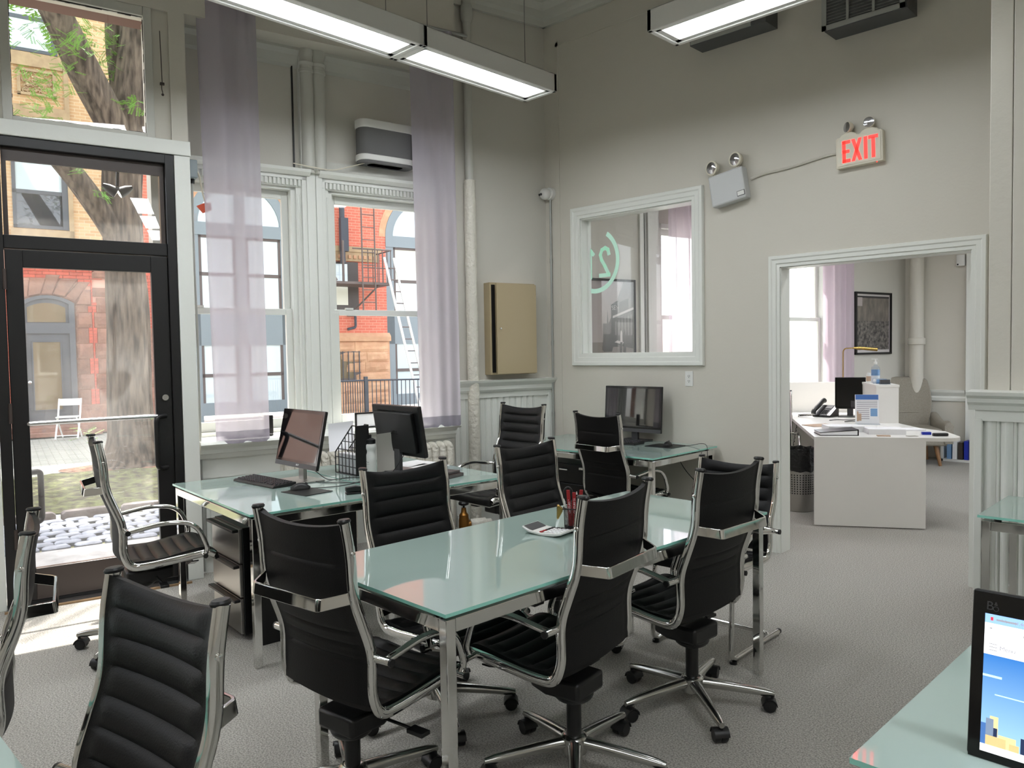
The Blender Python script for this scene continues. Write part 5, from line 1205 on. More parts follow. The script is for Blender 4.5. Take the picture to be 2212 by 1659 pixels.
for r in range(4):
    for c in range(3):
        p = (-0.005+c*0.02, -0.07+r*0.02, 0.037+r*0.01)
        if first is None: first = kb.build('key', 'grey_key', t, loc=p, smooth=False)
        else: place(first, t, p)
mb = MB(); pts = []
for i in range(220):
    u_ = i/219; base = Vector(dp(0.24-0.26*u_, 2.0-0.1*u_, ZD+0.016)) if u_ < 0.6 else Vector(dp(0.24-0.26*0.6-0.08*(u_-0.6)*2, 1.94, ZD+0.016-(u_-0.6)*1.0))
    a = u_*2*PI*26; pts.append(base+Vector((0.0, 0.011*math.cos(a), 0.011*math.sin(a))))
mb.tube(pts, 0.003, 5); tag(mb.build('coiled_cord', 'black_plastic'), 'coiled black telephone cord hanging off the end of the white desk', 'cord')
mat('flyer_blue', (70, 110, 176), 0.5); mat('flyer_grey', (168, 164, 172), 0.6)
t = thing('flyer_stand', 'clear stand holding a printed flyer on the white desk', 'flyer stand', dp(0.62, 1.16, ZD), DA-R(6)); TF = Matrix.Rotation(R(-11), 4, 'X')
m = MB(TF); m.box(-0.105, 0.105, -0.002, 0.002, 0.0, 0.285); m.build('flyer', 'paper', t, smooth=False)
m = MB(TF); m.box(-0.10, 0.10, -0.0035, -0.002, 0.235, 0.283, 0); m.box(-0.09, 0.09, -0.003, -0.002, 0.218, 0.224, 1)
for k in range(9): m.box(-0.09, 0.09 if k < 3 else 0.02, -0.003, -0.002, 0.20-k*0.019, 0.208-k*0.019, 1)
m.box(0.03, 0.09, -0.003, -0.002, 0.075, 0.15, 2); m.box(-0.09, -0.075, -0.0032, -0.002, 0.025, 0.12, 3); m.box(-0.075, -0.05, -0.0032, -0.002, 0.03, 0.1, 3); m.build('print', ['flyer_blue', 'flyer_grey', 'soft_blue', 'tan_paper'], t, smooth=False)
m = MB(); m.box(-0.108, 0.108, -0.06, 0.05, 0, 0.004); m.build('stand', 'clear_plastic', t, smooth=False)
t = thing('ring_binder', 'dark ring binder lying at the front of the white desk', 'binder', dp(0.20, 0.22, ZD), DA+R(4))
m = MB(); m.box(-0.155, 0.155, -0.12, 0.12, 0.0, 0.005); m.prism([(-0.155, 0.028), (0.145, 0.05), (0.155, 0.052), (0.155, 0.0), (0.15, 0.0), (0.15, 0.045), (-0.155, 0.024)], -0.12, 0.12, axis='y'); m.build('cover', 'dark_wood', t, smooth=False)
m = MB(); m.prism([(-0.15, 0.006), (0.145, 0.006), (0.145, 0.042), (-0.15, 0.022)], -0.118, 0.115, axis='y'); m.build('pages', 'paper', t, smooth=False)
for k, (u_, v, a, w_, d_, h, mm, lab, cat) in enumerate((
    (0.30, 0.50, 8, 0.30, 0.22, 0.05, 'paper', 'white open file lying behind the dark ring binder', 'papers'),
    (0.60, 0.33, 2, 0.29, 0.22, 0.045, 'paper', 'thick stack of brochures on the white desk', 'papers'),
    (0.17, 0.98, 30, 0.26, 0.19, 0.006, 'tan_paper', 'coloured magazine lying beside the white telephone desk edge', 'magazine'),
    (0.86, 0.62, 15, 0.22, 0.16, 0.012, 'paper', 'loose white leaflets on the rounded end of the white desk', 'papers'),
    (0.55, 0.10, 0, 0.10, 0.05, 0.007, 'tan_paper', 'small tan cards at the front edge of the white desk', 'cards'),
    (0.77, 0.12, 20, 0.08, 0.05, 0.004, 'beige_grey', 'small grey card beside the tan cards', 'cards'))):
    m = MB(); m.box(-w_/2, w_/2, -d_/2, d_/2, 0, h); tag(m.build('paper_stack', mm, None, loc=dp(u_, v, ZD), rotz=DA+R(a), smooth=False, bevel=0.001), lab, cat)
m = MB(); m.prism(rrect(0.12, 0.045, 0.015), 0, 0.024); tag(m.build('glasses_case', 'black_plastic', None, loc=dp(0.99, 0.16, ZD), rotz=DA+R(10), bevel=0.006), 'black case on the rounded end of the white desk', 'case')
m = MB(); m.box(-0.035, 0.035, -0.02, 0.02, 0, 0.022); tag(m.build('staple_box', 'blue_plastic', None, loc=dp(0.91, 0.26, ZD), rotz=DA, smooth=False, bevel=0.003), 'small blue box beside the black case', 'box')
for k, (u_, v) in enumerate(((0.33, 1.5), (0.45, 1.35))):
    cable('desk_cable', ('black cable lying before the white desk telephone', 'short black cable lying behind the flyer stand')[k], [dp(u_, v, ZD+0.004), dp(u_+0.08, v+0.06, ZD+0.004), dp(u_+0.2, v+0.04, ZD+0.004), dp(u_+0.26, v+0.1, ZD+0.004)], 0.004, group='cables on the white desk')
ZH = 1.1185
t = thing('sanitizer_bottle', 'clear pump bottle of blue hand sanitizer on the counter', 'bottle', dp(0.80, 1.72, ZH), DA)
m = MB(); m.lathe([(0.038, 0.0), (0.043, 0.004), (0.043, 0.14), (0.035, 0.165), (0.016, 0.178), (0.016, 0.19)], 24); m.build('body', 'clear_plastic', t)
m = MB(); m.lathe([(0.001, 0.075), (0.0405, 0.075), (0.0405, 0.135), (0.001, 0.135)], 24); m.build('gel', 'soft_blue', t)
m = MB(); m.lathe([(0.001, 0.003), (0.0405, 0.003), (0.0405, 0.075), (0.001, 0.075)], 24); m.build('label', 'paper', t)
m = MB(); m.lathe([(0.018, 0.188), (0.018, 0.21), (0.007, 0.214), (0.007, 0.24)], 16); m.box(-0.035, 0.02, -0.008, 0.008, 0.238, 0.247); m.build('pump', 'white_plastic', t)
t = thing('lotion_tube', 'small pink-labelled tube beside the sanitizer bottle', 'tube', dp(0.75, 1.80, ZH), DA); m = MB(); m.lathe([(0.02, 0), (0.022, 0.01), (0.022, 0.08), (0.014, 0.1)], 18); m.build('body', 'white_plastic', t)
m = MB(); m.lathe([(0.0225, 0.015), (0.0225, 0.065)], 18); m.build('label', 'tan_paper', t)
for k in range(3):
    t = thing('card_holder', ('clear card holder nearest the sanitizer bottle', 'clear card holder in the middle of the counter row', 'clear card holder at the front end of the counter')[k], 'card holder', dp(0.80+0.01*k, 1.60-0.10*k, ZH), DA)
    m = MB(); m.box(-0.05, 0.05, 0.0, 0.003, 0, 0.05); m.box(-0.05, 0.05, -0.035, 0.0, 0, 0.003); m.box(-0.05, 0.05, -0.035, -0.032, 0, 0.02); m.build('holder', 'clear_plastic', t, smooth=False)
    m = MB(); m.box(-0.045, 0.045, -0.028, -0.006, 0.004, 0.045); m.build('cards', ('paper', 'soft_blue', 'grey_plastic')[k], t, smooth=False)
# waste basket with a black bag
t = thing('waste_basket', 'perforated steel waste basket lined with a black bag', 'waste basket', (-3.02, 6.86, 0), 0)
m = MB(); m.lathe([(0.115, 0.0), (0.12, 0.004), (0.128, 0.15), (0.14, 0.40), (0.136, 0.40), (0.118, 0.01)], 36); m.build('body', 'steel_front', t)
hp = MB(); hp.box(-0.0055, 0.0055, -0.003, 0.003, -0.0055, 0.0055); first = None
for r in range(9):
    z = 0.17+r*0.021; r_ = 0.1265+(z-0.15)*0.048
    for k in range(34):
        a = 2*PI*k/34
        if math.cos(a-R(-60)) < 0.05: continue
        p = (r_*math.cos(a), r_*math.sin(a), z)
        if first is None: first = hp.build('perforation', 'black_plastic', t, loc=p, rotz=a+PI/2, smooth=False)
        else: place(first, t, p, (0, 0, a+PI/2))
rings = []
for k, (r_, z) in enumerate(((0.143, 0.37), (0.147, 0.42), (0.150, 0.50), (0.150, 0.565), (0.146, 0.575), (0.14, 0.56), (0.135, 0.44))):
    rings.append([((r_+0.006*math.sin(i*1.9+k))*math.cos(2*PI*i/40), (r_+0.006*math.sin(i*1.9+k))*math.sin(2*PI*i/40), z+0.006*math.sin(i*1.3+k)) for i in range(40)])
m = MB(); m.ring_strip(rings, caps=False); m.build('bag', 'bag', t)
# wing armchair
t = thing('wing_armchair', 'grey upholstered wing armchair with oak legs', 'armchair', (-3.22, 10.55, 0), R(210))
def cushion(mb, x0, x1, y0, y1, z0, z1, r_=0.04): mb.prism([(x0+p[0], y0+p[1]) for p in [(a+(x1-x0)/2, b+(y1-y0)/2) for a, b in rrect(x1-x0, y1-y0, r_)]], z0, z1)
m = MB(); cushion(m, -0.37, 0.37, -0.30, 0.36, 0.25, 0.36, 0.06); m.build('frame', 'upholstery', t, bevel=0.02)
m = MB(); cushion(m, -0.32, 0.32, -0.24, 0.36, 0.36, 0.46, 0.06); m.build('seat_cushion', 'upholstery', t, bevel=0.035)
def bf(u_, v):
    x = (u_*2-1); wv = 0.27+0.07*math.sin(PI*min(1, v*0.95))*(0.4+0.6*v)+0.03*v; z = 0.34+0.73*v-0.03*abs(x)**4*v; y = -0.26-0.15*v+0.09*abs(x)**3*math.sin(PI*min(1.0, 0.15+v*0.75)); return (x*wv, y, z)
def bb(u_, v): p = bf(u_, v); return (p[0]*1.03, p[1]-0.10, p[2]+0.01)
m = MB(); m.slab(bf, bb, 20, 16); m.build('backrest', 'upholstery', t, bevel=0.015)
m = MB(); m.tube([(-0.27, -0.296, 0.62), (0, -0.318, 0.615), (0.27, -0.296, 0.62)], 0.006, 6); m.build('seam', 'upholstery', t)
for s in (-1, 1):
    rings = []
    for k in range(9):
        u_ = k/8; y = -0.28+0.66*u_; z = 0.62-0.10*math.sin(PI*u_*0.6)+0.06*max(0, (u_-0.6)/0.4)-0.05*max(0, (u_-0.85)/0.15)
        rings.append([(s*(0.37+0.05*math.cos(a)), y, (z-0.04+0.045*math.sin(a)) if math.sin(a) > -0.2 else 0.28) for a in [2*PI*i/14 for i in range(14)]])
    m = MB(); m.ring_strip(rings); m.build('armrest', 'upholstery', t)
for sx in (-1, 1):
    for sy in (-1, 1):
        m = MB(); m.tube([(sx*0.25, sy*0.25+0.02, 0.25), (sx*0.29, sy*0.30+0.02, 0.0)], [0.03, 0.018], 10); m.build('leg', 'oak', t)
# gold floor lamp
t = thing('floor_lamp', 'thin gold floor lamp with a slim swing arm', 'floor lamp', (-3.62, 9.45, 0), 0)
m = MB(); m.lathe([(0.12, 0), (0.12, 0.012), (0.01, 0.02)], 24); m.build('base', 'gold', t)
m = MB(); m.tube(fillet([(0, 0, 0.01), (0, 0, 1.44), (0.02, 0.01, 1.47), (0.12, 0.07, 1.472)], 0.03, 5), 0.007, 8); m.build('pole', 'gold', t)
m = MB(); m.tube([(0.10, 0.058, 1.474), (0.16, 0.094, 1.472), (0.33, 0.19, 1.45)], [0.012, 0.02, 0.022], 10); m.build('shade', 'gold', t)
# pictures on the window wall of the next room
mat('print_sky', (176, 166, 164), 0.5); mat('print_mid', (112, 108, 106), 0.5); mat('print_dark', (52, 50, 50), 0.5); mat('print_light', (206, 200, 198), 0.5); mat('print_ground', (140, 132, 126), 0.5)
mat('print_crowd', (46, 44, 44), 0.5, rgb2=(128, 122, 116), nscale=26, detail=6); mat('print_facade', (134, 126, 116), 0.5, rgb2=(104, 98, 92), nscale=14, stretch=(1, 1, 0.4))
t = thing('framed_picture', 'framed grey street photograph with an old tram behind the interior window', 'picture', wpt(3.86, 0.25, 1.05), WA)
W2, H2 = 0.86, 1.14
m = MB()
for x0, x1, z0, z1 in ((-W2/2, W2/2, 0, 0.022), (-W2/2, W2/2, H2-0.022, H2), (-W2/2, -W2/2+0.022, 0, H2), (W2/2-0.022, W2/2, 0, H2)): m.box(x0, x1, -0.03, 0, z0, z1)
m.build('frame', 'black_plastic', t, smooth=False)
m = MB(); X = lambda f: -W2/2+W2*f
def poly(mi, pts, d): m.add([(X(a), -0.012-d*0.0008, H2*b) for a, b in pts], [tuple(range(len(pts)))], mi)
poly(0, [(0.02, 0.02), (0.98, 0.02), (0.98, 0.98), (0.02, 0.98)], 0); poly(4, [(0.02, 0.02), (0.98, 0.02), (0.98, 0.46), (0.02, 0.46)], 1)
poly(1, [(0.52, 0.42), (0.52, 0.62), (0.575, 0.62), (0.585, 0.74), (0.6, 0.62), (0.66, 0.7), (0.66, 0.42)], 2); poly(2, [(0.64, 0.42), (0.64, 0.78), (0.74, 0.82), (0.74, 0.42)], 3)
poly(1, [(0.74, 0.42), (0.74, 0.84), (0.83, 0.98), (0.98, 0.98), (0.98, 0.42)], 4); poly(2, [(0.76, 0.66), (0.9, 0.72), (0.9, 0.84), (0.76, 0.80)], 5)
poly(2, [(0.66, 0.45), (0.66, 0.68), (0.98, 0.76), (0.98, 0.40)], 6); poly(3, [(0.66, 0.665), (0.98, 0.745), (0.98, 0.765), (0.66, 0.685)], 7)
for k in range(6): poly(1, [(0.69+k*0.048, 0.52), (0.715+k*0.048, 0.52), (0.715+k*0.048, 0.64+k*0.012), (0.69+k*0.048, 0.635+k*0.012)], 8)
poly(2, [(0.50, 0.40), (0.52, 0.53), (0.56, 0.56), (0.62, 0.56), (0.65, 0.50), (0.66, 0.42), (0.64, 0.38), (0.52, 0.38)], 9); poly(1, [(0.53, 0.53), (0.62, 0.53), (0.62, 0.565), (0.53, 0.565)], 10)
poly(3, [(0.68, 0.46), (0.8, 0.44), (0.82, 0.46), (0.72, 0.475)], 10); poly(2, [(0.765, 0.36), (0.785, 0.36), (0.80, 0.46), (0.795, 0.5), (0.765, 0.5)], 11); poly(3, [(0.763, 0.46), (0.80, 0.46), (0.795, 0.54), (0.785, 0.56), (0.775, 0.56), (0.765, 0.53)], 12); poly(2, [(0.82, 0.37), (0.85, 0.37), (0.855, 0.5), (0.83, 0.58), (0.82, 0.5)], 12)
m.build('print', ['print_sky', 'print_mid', 'print_dark', 'print_light', 'print_ground'], t, smooth=False)
text('print_text', 'SEN', 0.06, 'print_light', t, facing((X(0.69), -0.026, H2*0.755), (1, 0, 0.25), (0, 0, 1)), ext=0.0002, sx=0.8)
m = MB(); m.box(-W2/2+0.01, W2/2-0.01, -0.029, -0.027, 0.01, H2-0.01); m.build('glazing', 'pane', t, smooth=False)
t = thing('framed_picture', 'framed grey crowd photograph over the sanitizer bottle', 'picture', wpt(8.43, 0.25, 1.385), WA)
W2, H2 = 0.81, 0.80; m = MB()
for x0, x1, z0, z1 in ((-W2/2, W2/2, 0, 0.025), (-W2/2, W2/2, H2-0.025, H2), (-W2/2, -W2/2+0.03, 0, H2), (W2/2-0.03, W2/2, 0, H2)): m.box(x0, x1, -0.03, 0, z0, z1)
m.build('frame', 'black_plastic', t, smooth=False)
m = MB(); m.box(-W2/2+0.03, W2/2-0.03, -0.012, -0.01, 0.025, H2-0.025, 0); m.box(-W2/2+0.05, W2/2-0.045, -0.0135, -0.012, 0.06, 0.43, 1); m.box(-W2/2+0.05, W2/2-0.045, -0.0133, -0.012, 0.40, H2-0.055, 2); m.box(-W2/2+0.05, -W2/2+0.16, -0.014, -0.012, 0.62, H2-0.07, 3); m.box(-W2/2+0.05, W2/2-0.045, -0.0135, -0.012, H2-0.075, H2-0.05, 4)
m.build('print', ['print_light', 'print_crowd', 'print_facade', 'print_sky', 'print_dark'], t, smooth=False)
# column pipe, chair rail, sensor and door at the end wall
t = thing('drain_pipe', 'thick painted pipe with a collar in the far corner', 'pipe', (-3.27, 11.03, 0), 0)
m = MB(); m.cyl((0, 0, 0), (0, 0, CEIL), 0.085, seg=24); m.build('pipe', 'wall', t); m = MB(); m.lathe([(0.085, 1.50), (0.108, 1.505), (0.108, 1.585), (0.085, 1.59)], 24); m.build('collar', 'wall', t)
m = MB(); m.prism([(11.17, 0.75), (11.145, 0.76), (11.14, 0.80), (11.155, 0.82), (11.14, 0.84), (11.12, 0.87), (11.11, 0.90), (11.17, 0.905)], -3.2, -2.72, axis='x'); struct(m.build('trim_11', 'trim', smooth=False))
m = MB(); m.box(-2.71, -1.75, 11.10, 11.165, 0.0, 2.9); d3 = struct(m.build('door_2', 'trim', smooth=False, bevel=0.004))
m = MB(); m.lathe([(0.012, 0), (0.012, -0.04), (0.028, -0.05), (0.028, -0.07), (0.01, -0.075)], 16, (-1.83, 11.10, 1.0), axis='y'); m.build('knob', 'brass', d3)
t = thing('motion_sensor', 'small white sensor box high on the far wall', 'sensor', (-2.78, 11.17, 2.50), 0); m = MB(); m.prism(rrect(0.10, 0.06, 0.015), 0, 0.14); m.v = [p+Vector((0, -0.03, 0)) for p in m.v]; m.build('housing', 'white_plastic', t); m = MB(); m.cyl((-0.03, -0.062, 0.02), (-0.03, -0.06, 0.02), 0.01); m.build('eye', 'black_plastic', t)
m = MB(); m.tube([wpt(4.437, 0.235, 0.0), wpt(4.437, 0.235, 3.6)], 0.012, 10); tag(m.build('wall_conduit', 'vent_metal'), 'grey conduit between the tram picture and the curtain', 'conduit')
m = MB(); m.box(4.36, 4.41, 0.225, 0.25, 0.9, 2.9); m.box(4.47, 4.62, 0.225, 0.25, 0.9, 2.9); struct(wbuild(m, 'trim_12', 'trim', smooth=False))
t = thing('magazine_crate', 'low crate of books behind the armchair', 'crate', (-2.74, 11.0, 0), 0); m = MB(); m.box(-0.2, 0.18, -0.10, 0.10, 0, 0.03); m.box(-0.2, -0.17, -0.1, 0.1, 0, 0.35); m.box(0.15, 0.18, -0.1, 0.1, 0, 0.35); m.build('crate', 'white_plastic', t, smooth=False)
for k in range(4):
    m = MB(); m.box(-0.13+k*0.065, -0.08+k*0.065, -0.085, 0.085, 0.032, 0.25+0.02*(k % 2)); m.build('book', ('soft_blue', 'paper', 'brown_metal', 'blue_plastic')[k], t, smooth=False)
# ================================================================== OUTDOORS: the courtyard and the building across it
GZ = -0.12; FO = 13.63
m = MB(); m.box(-30, 45, 0.5, 60, -0.6, GZ-0.03); struct(wbuild(m, 'ground', 'paving', smooth=False))
def wslab(mb): return mb
# paving: procedural brick over x/y instead of x/z
pm = MATS['paving']; sp = [n for n in pm.node_tree.nodes if n.type == 'SEPXYZ'][0]; cbn = [n for n in pm.node_tree.nodes if n.type == 'COMBXYZ'][0]
pm.node_tree.links.new(sp.outputs[1], cbn.inputs[1])
m = MB(); m.box(-4, 3, 0.5, 2.05, -0.3, GZ); tag(wbuild(m, 'doorstep_slab', 'slab', smooth=False), 'grey concrete slab outside the street door', 'slab'); bpy.data.objects['doorstep_slab']['kind'] = 'structure'
# cobbles
cb_root = MB(); cb_root.box(-2.2, 1.6, 2.05, 3.50, -0.3, GZ-0.025); cr_ = struct(wbuild(cb_root, 'cobble_path', 'moss', smooth=False))
def stone_mesh(w_, d_, h, sd, r_=0.02):
    rnd = random.Random(sd); mb = MB(); K = 10; prof = []
    base = rrect(w_, d_, min(w_, d_)*0.3, 2); base = [(x*(1+rnd.uniform(-0.08, 0.08)), y*(1+rnd.uniform(-0.08, 0.08))) for x, y in base]
    rings = [[(x, y, -0.03) for x, y in base], [(x, y, h*0.6) for x, y in base], [(x*0.88, y*0.86, h*0.95) for x, y in base], [(x*0.5, y*0.5, h*1.05) for x, y in base]]
    mb.ring_strip(rings); return mb
var = [stone_mesh(0.20, 0.13, 0.03, k) for k in range(5)]; vo = [None]*5; random.seed(11)
for r in range(9):
    o_ = 2.14+r*0.152; x = -1.35+(0.1 if r % 2 else 0)
    for c in range(8):
        k = random.randrange(5); p = (x+c*0.232+random.uniform(-0.015, 0.015), o_+random.uniform(-0.012, 0.012), GZ-0.012)
        if vo[k] is None: vo[k] = var[k].build('cobble', 'cobble', cr_, loc=p, rotz=random.uniform(-0.12, 0.12))
        else: place(vo[k], cr_, p, (0, 0, random.uniform(-0.12, 0.12)))
# kerb stones and the planting bed
t = struct(wbuild(MB().box(-2.2, 1.9, 3.50, 3.54, -0.3, GZ-0.04), 'bed_edging', 'moss', smooth=False))
for k in range(7):
    w_ = (0.42, 0.5, 0.46, 0.4, 0.52, 0.44, 0.48)[k]; stone_mesh(w_, 0.14, 0.07, 50+k).build('kerb_stone', 'kerbstone', t, loc=(-1.35+k*0.52, 3.62, GZ-0.01), rotz=0.03*(k % 3-1))
bed = MB(); random.seed(5)
def bedf(u_, v):
    a = u_*2*PI; r_ = v; x = 0.55+r_*(3.0+0.25*math.sin(a*3))*math.cos(a); y = 5.55+r_*1.72*math.sin(a)
    return (x, max(3.60, y), GZ-0.03+0.05*min(1, (1-v)*6)+0.035*noise.noise((x*3.1, y*3.1, 0))+0.02*noise.noise((x*9, y*9, 3)))
bed.surf(bedf, 72, 24); o = wbuild(bed, 'planting_bed', 'moss_soil'); tag(o, 'mossy soil bed around the tree', 'soil', kind='stuff')
mul = MB(); mul.surf(lambda u_, v: (0.6+v*0.95*math.cos(u_*2*PI)*(1+0.1*math.sin(u_*19)), 7.25+v*0.6*math.sin(u_*2*PI), GZ+0.06*(1-v)+0.03*noise.noise((u_*20, v*5, 1))), 40, 8); o = wbuild(mul, 'bark_mulch', 'bark_mulch'); tag(o, 'reddish bark mulch heaped at the foot of the tree', 'mulch', kind='stuff')

# ---- the tree
t = thing('tree', 'old rough-barked tree with light green leaves outside the street door', 'tree', wpt(0.60, 7.3, GZ), WA)
def limb(path, rad, name, seed=0, seg=22, amp=0.10):
    seg *= 2
    P = smoothpath(path, 14); n = len(P); rr = []
    for i in range(n):
        u_ = i/(n-1)*(len(rad)-1); k = min(int(u_), len(rad)-2); rr.append(rad[k]+(rad[k+1]-rad[k])*(u_-k))
    mb = MB(); mb.tube(P, rr, seg); c = 0
    for i in range(n):
        for j in range(seg):
            p = mb.v[c]; d = p-P[i]; f = 1+amp*noise.noise((d.x*6/max(rr[i], .1)*0.5+seed, d.y*6/max(rr[i], .1)*0.5, P[i].z*0.7))+0.07*abs(noise.noise((math.cos(2*PI*j/seg)*5.5+seed, math.sin(2*PI*j/seg)*5.5, P[i].z*0.8)))*2-0.06
            mb.v[c] = P[i]+d*f; c += 1
    return mb.build(name, 'bark', t, sharp=80)
limb([(0.0, 0, 0.0), (0, 0, 0.12), (0, 0, 0.45), (-0.01, 0, 1.2), (0.0, 0, 2.2), (-0.01, 0, 3.2), (-0.01, 0, 4.0), (0.02, 0, 4.7), (0.05, 0.05, 5.2)], [0.56, 0.45, 0.34, 0.30, 0.29, 0.28, 0.27, 0.27, 0.26], 'trunk', 1)
limb([(-0.1, -0.05, 3.45), (-0.3, -0.15, 3.72), (-0.62, -0.3, 4.15), (-0.95, -0.45, 4.55), (-1.15, -0.55, 4.8)], [0.2, 0.17, 0.155, 0.15, 0.13], 'branch', 2, 16)
limb([(0.02, 0, 4.6), (-0.12, -0.1, 5.05), (-0.45, -0.25, 5.7), (-0.85, -0.45, 6.5), (-1.2, -0.6, 7.4)], [0.24, 0.23, 0.22, 0.19, 0.13], 'branch', 3, 18)
limb([(0.06, 0.05, 4.9), (0.18, 0.1, 5.4), (0.26, 0.15, 6.0), (0.32, 0.2, 6.6), (0.30, 0.2, 7.6)], [0.26, 0.27, 0.26, 0.25, 0.18], 'branch', 4, 18)
limb([(0.05, 0.3, 5.0), (0.04, 0.4, 5.8), (0.02, 0.5, 6.6), (0.05, 0.5, 8.0)], [0.14, 0.13, 0.13, 0.1], 'branch', 5, 14)
lf = MB(); random.seed(21)
def spray(c, n, r_, size):
    """pinnate leaf sprays: rows of small leaflets along drooping stalks"""
    for _ in range(n):
        b = Vector(c)+Vector((random.gauss(0, r_), random.gauss(0, r_), random.gauss(0, r_*0.7))); a = random.uniform(0, 6.28); d = Vector((math.cos(a), math.sin(a), random.uniform(-0.9, 0.1))).normalized(); s_ = d.cross(Vector((0, 0, 1))).normalized()
        for k in range(9):
            for sg in (-1, 1):
                p = b+d*(k*size*0.55); q = p+s_*sg*size*1.1+d*size*0.3+Vector((0, 0, -size*0.25)); w_ = d*size*0.22
                lf.add([p-w_*0.2, (p+q)/2-w_, q, (p+q)/2+w_], [(0, 1, 2, 3)])
for c, n, r_ in (((-0.62, -0.6, 5.9), 60, 0.16), ((-0.98, -0.5, 5.35), 60, 0.20), ((-1.1, -0.7, 4.95), 30, 0.14), ((-0.2, 0.2, 6.25), 90, 0.26), ((-0.75, -0.2, 6.4), 90, 0.3), ((0.1, -0.35, 5.3), 26, 0.09), ((-0.02, 0.35, 5.9), 40, 0.14), ((-0.34, -0.45, 3.98), 9, 0.05), ((-0.58, -0.55, 4.24), 9, 0.05), ((-0.85, -0.5, 4.85), 14, 0.08), ((0.45, -0.3, 0.8), 10, 0.06), ((-0.5, 0.1, 0.55), 12, 0.1)): spray(c, n, r_, 0.032)
for k in range(16): spray((random.uniform(-2.5, 1.5), random.uniform(-4.6, -2.4), random.uniform(7.6, 9.0)), 5, 0.3, 0.13)  # unseen sprays added to dapple the sun patch indoors
for k in range(190): spray((random.uniform(-5.0, 5.0), random.uniform(-2.2, 4.0), random.uniform(7.6, 9.6)), 6, 0.35, 0.13)  # high crown out of view, laid out to shade the courtyard ground
o = lf.build('foliage', 'leaf', t, smooth=False); o['kind'] = 'stuff'

# ---- facade across the courtyard
bld = thing('brick_building', 'red and tan brick building across the courtyard', 'building', wpt(0, FO, GZ), WA)
def fz(z): return z-GZ
m = MB(); m.box(-12, 2.4, 0.02, 3.0, 0, fz(4.02)); m.build('wall', 'mortar', bld, smooth=False)
m = MB(); m.box(-12, 1.75, 0.0, 3.0, fz(4.02), fz(11.5)); m.build('upper_wall', 'tan_brick', bld, smooth=False)
m = MB(); m.box(1.75, 16, 0.03, 3.0, fz(2.0), fz(10.5)); m.build('side_wall', 'far_red_brick', bld, smooth=False)
# door of the building
S0, S1 = -0.66, 0.34; SC = (S0+S1)/2
def archpts(x0, x1, zs, rise, n=10):
    cx_, hw = (x0+x1)/2, (x1-x0)/2; r_ = (hw*hw+rise*rise)/(2*rise); zc = zs+rise-r_; a0 = math.atan2(zs-zc, hw); return [(cx_+r_*math.cos(a0+(PI-2*a0)*i/n), zc+r_*math.sin(a0+(PI-2*a0)*i/n)) for i in range(n+1)]
m = MB(); m.prism([(S0, fz(0.1)), (S1, fz(0.1))]+archpts(S0, S1, fz(2.70), 0.16), 0.06, -0.02, axis='y'); dr2 = m.build('arched_door', 'slate_paint', bld, smooth=False)
m = MB()
a = archpts(S0, S1, fz(2.70), 0.16, 14); b = archpts(S0+0.09, S1-0.09, fz(2.66), 0.13, 14)
m.ring_strip([[(p[0], -0.02, p[1]), (p[0], -0.07, p[1]), (q[0], -0.07, q[1]), (q[0], -0.02, q[1])] for p, q in zip(a, b)])
m.box(S0, S0+0.09, -0.07, -0.02, fz(0.1), fz(2.70)); m.box(S1-0.11, S1, -0.07, -0.02, fz(0.1), fz(2.70)); m.box(S0+0.09, S1-0.11, -0.07, -0.02, fz(2.05), fz(2.27)); m.build('door_frame', 'slate_paint', dr2, smooth=False)
m = MB(); m.prism([(S0+0.13, fz(2.29)), (S1-0.17, fz(2.29))]+archpts(S0+0.13, S1-0.17, fz(2.60), 0.10), -0.02, -0.03, axis='y'); m.build('fanlight', 'warm_pane', dr2, smooth=False)
m = MB(); m.box(-0.45, 0.05, -0.035, -0.02, fz(0.43), fz(1.87)); m.build('door_pane', 'warm_pane', dr2, smooth=False)
m = MB(); m.box(-0.47, -0.45, -0.05, -0.02, fz(0.41), fz(1.89)); m.box(0.05, 0.07, -0.05, -0.02, fz(0.41), fz(1.89)); m.box(-0.47, 0.07, -0.05, -0.02, fz(1.87), fz(1.89)); m.box(-0.47, 0.07, -0.05, -0.02, fz(0.41), fz(0.43)); m.build('glazing_bead', 'slate_paint', dr2, smooth=False)
m = MB(); m.lathe([(0.03, 0), (0.035, -0.03), (0.01, -0.05)], 12, (-0.53, -0.05, fz(1.02)), axis='y'); m.build('knob', 'aluminium', dr2)
m = MB(); m.box(-1.2, 0.75, -0.5, 0.02, 0, 0.09); m.box(-1.0, 0.5, -0.28, 0.02, 0.09, 0.19); m.build('step', 'brownstone', bld, smooth=False, bevel=0.01)
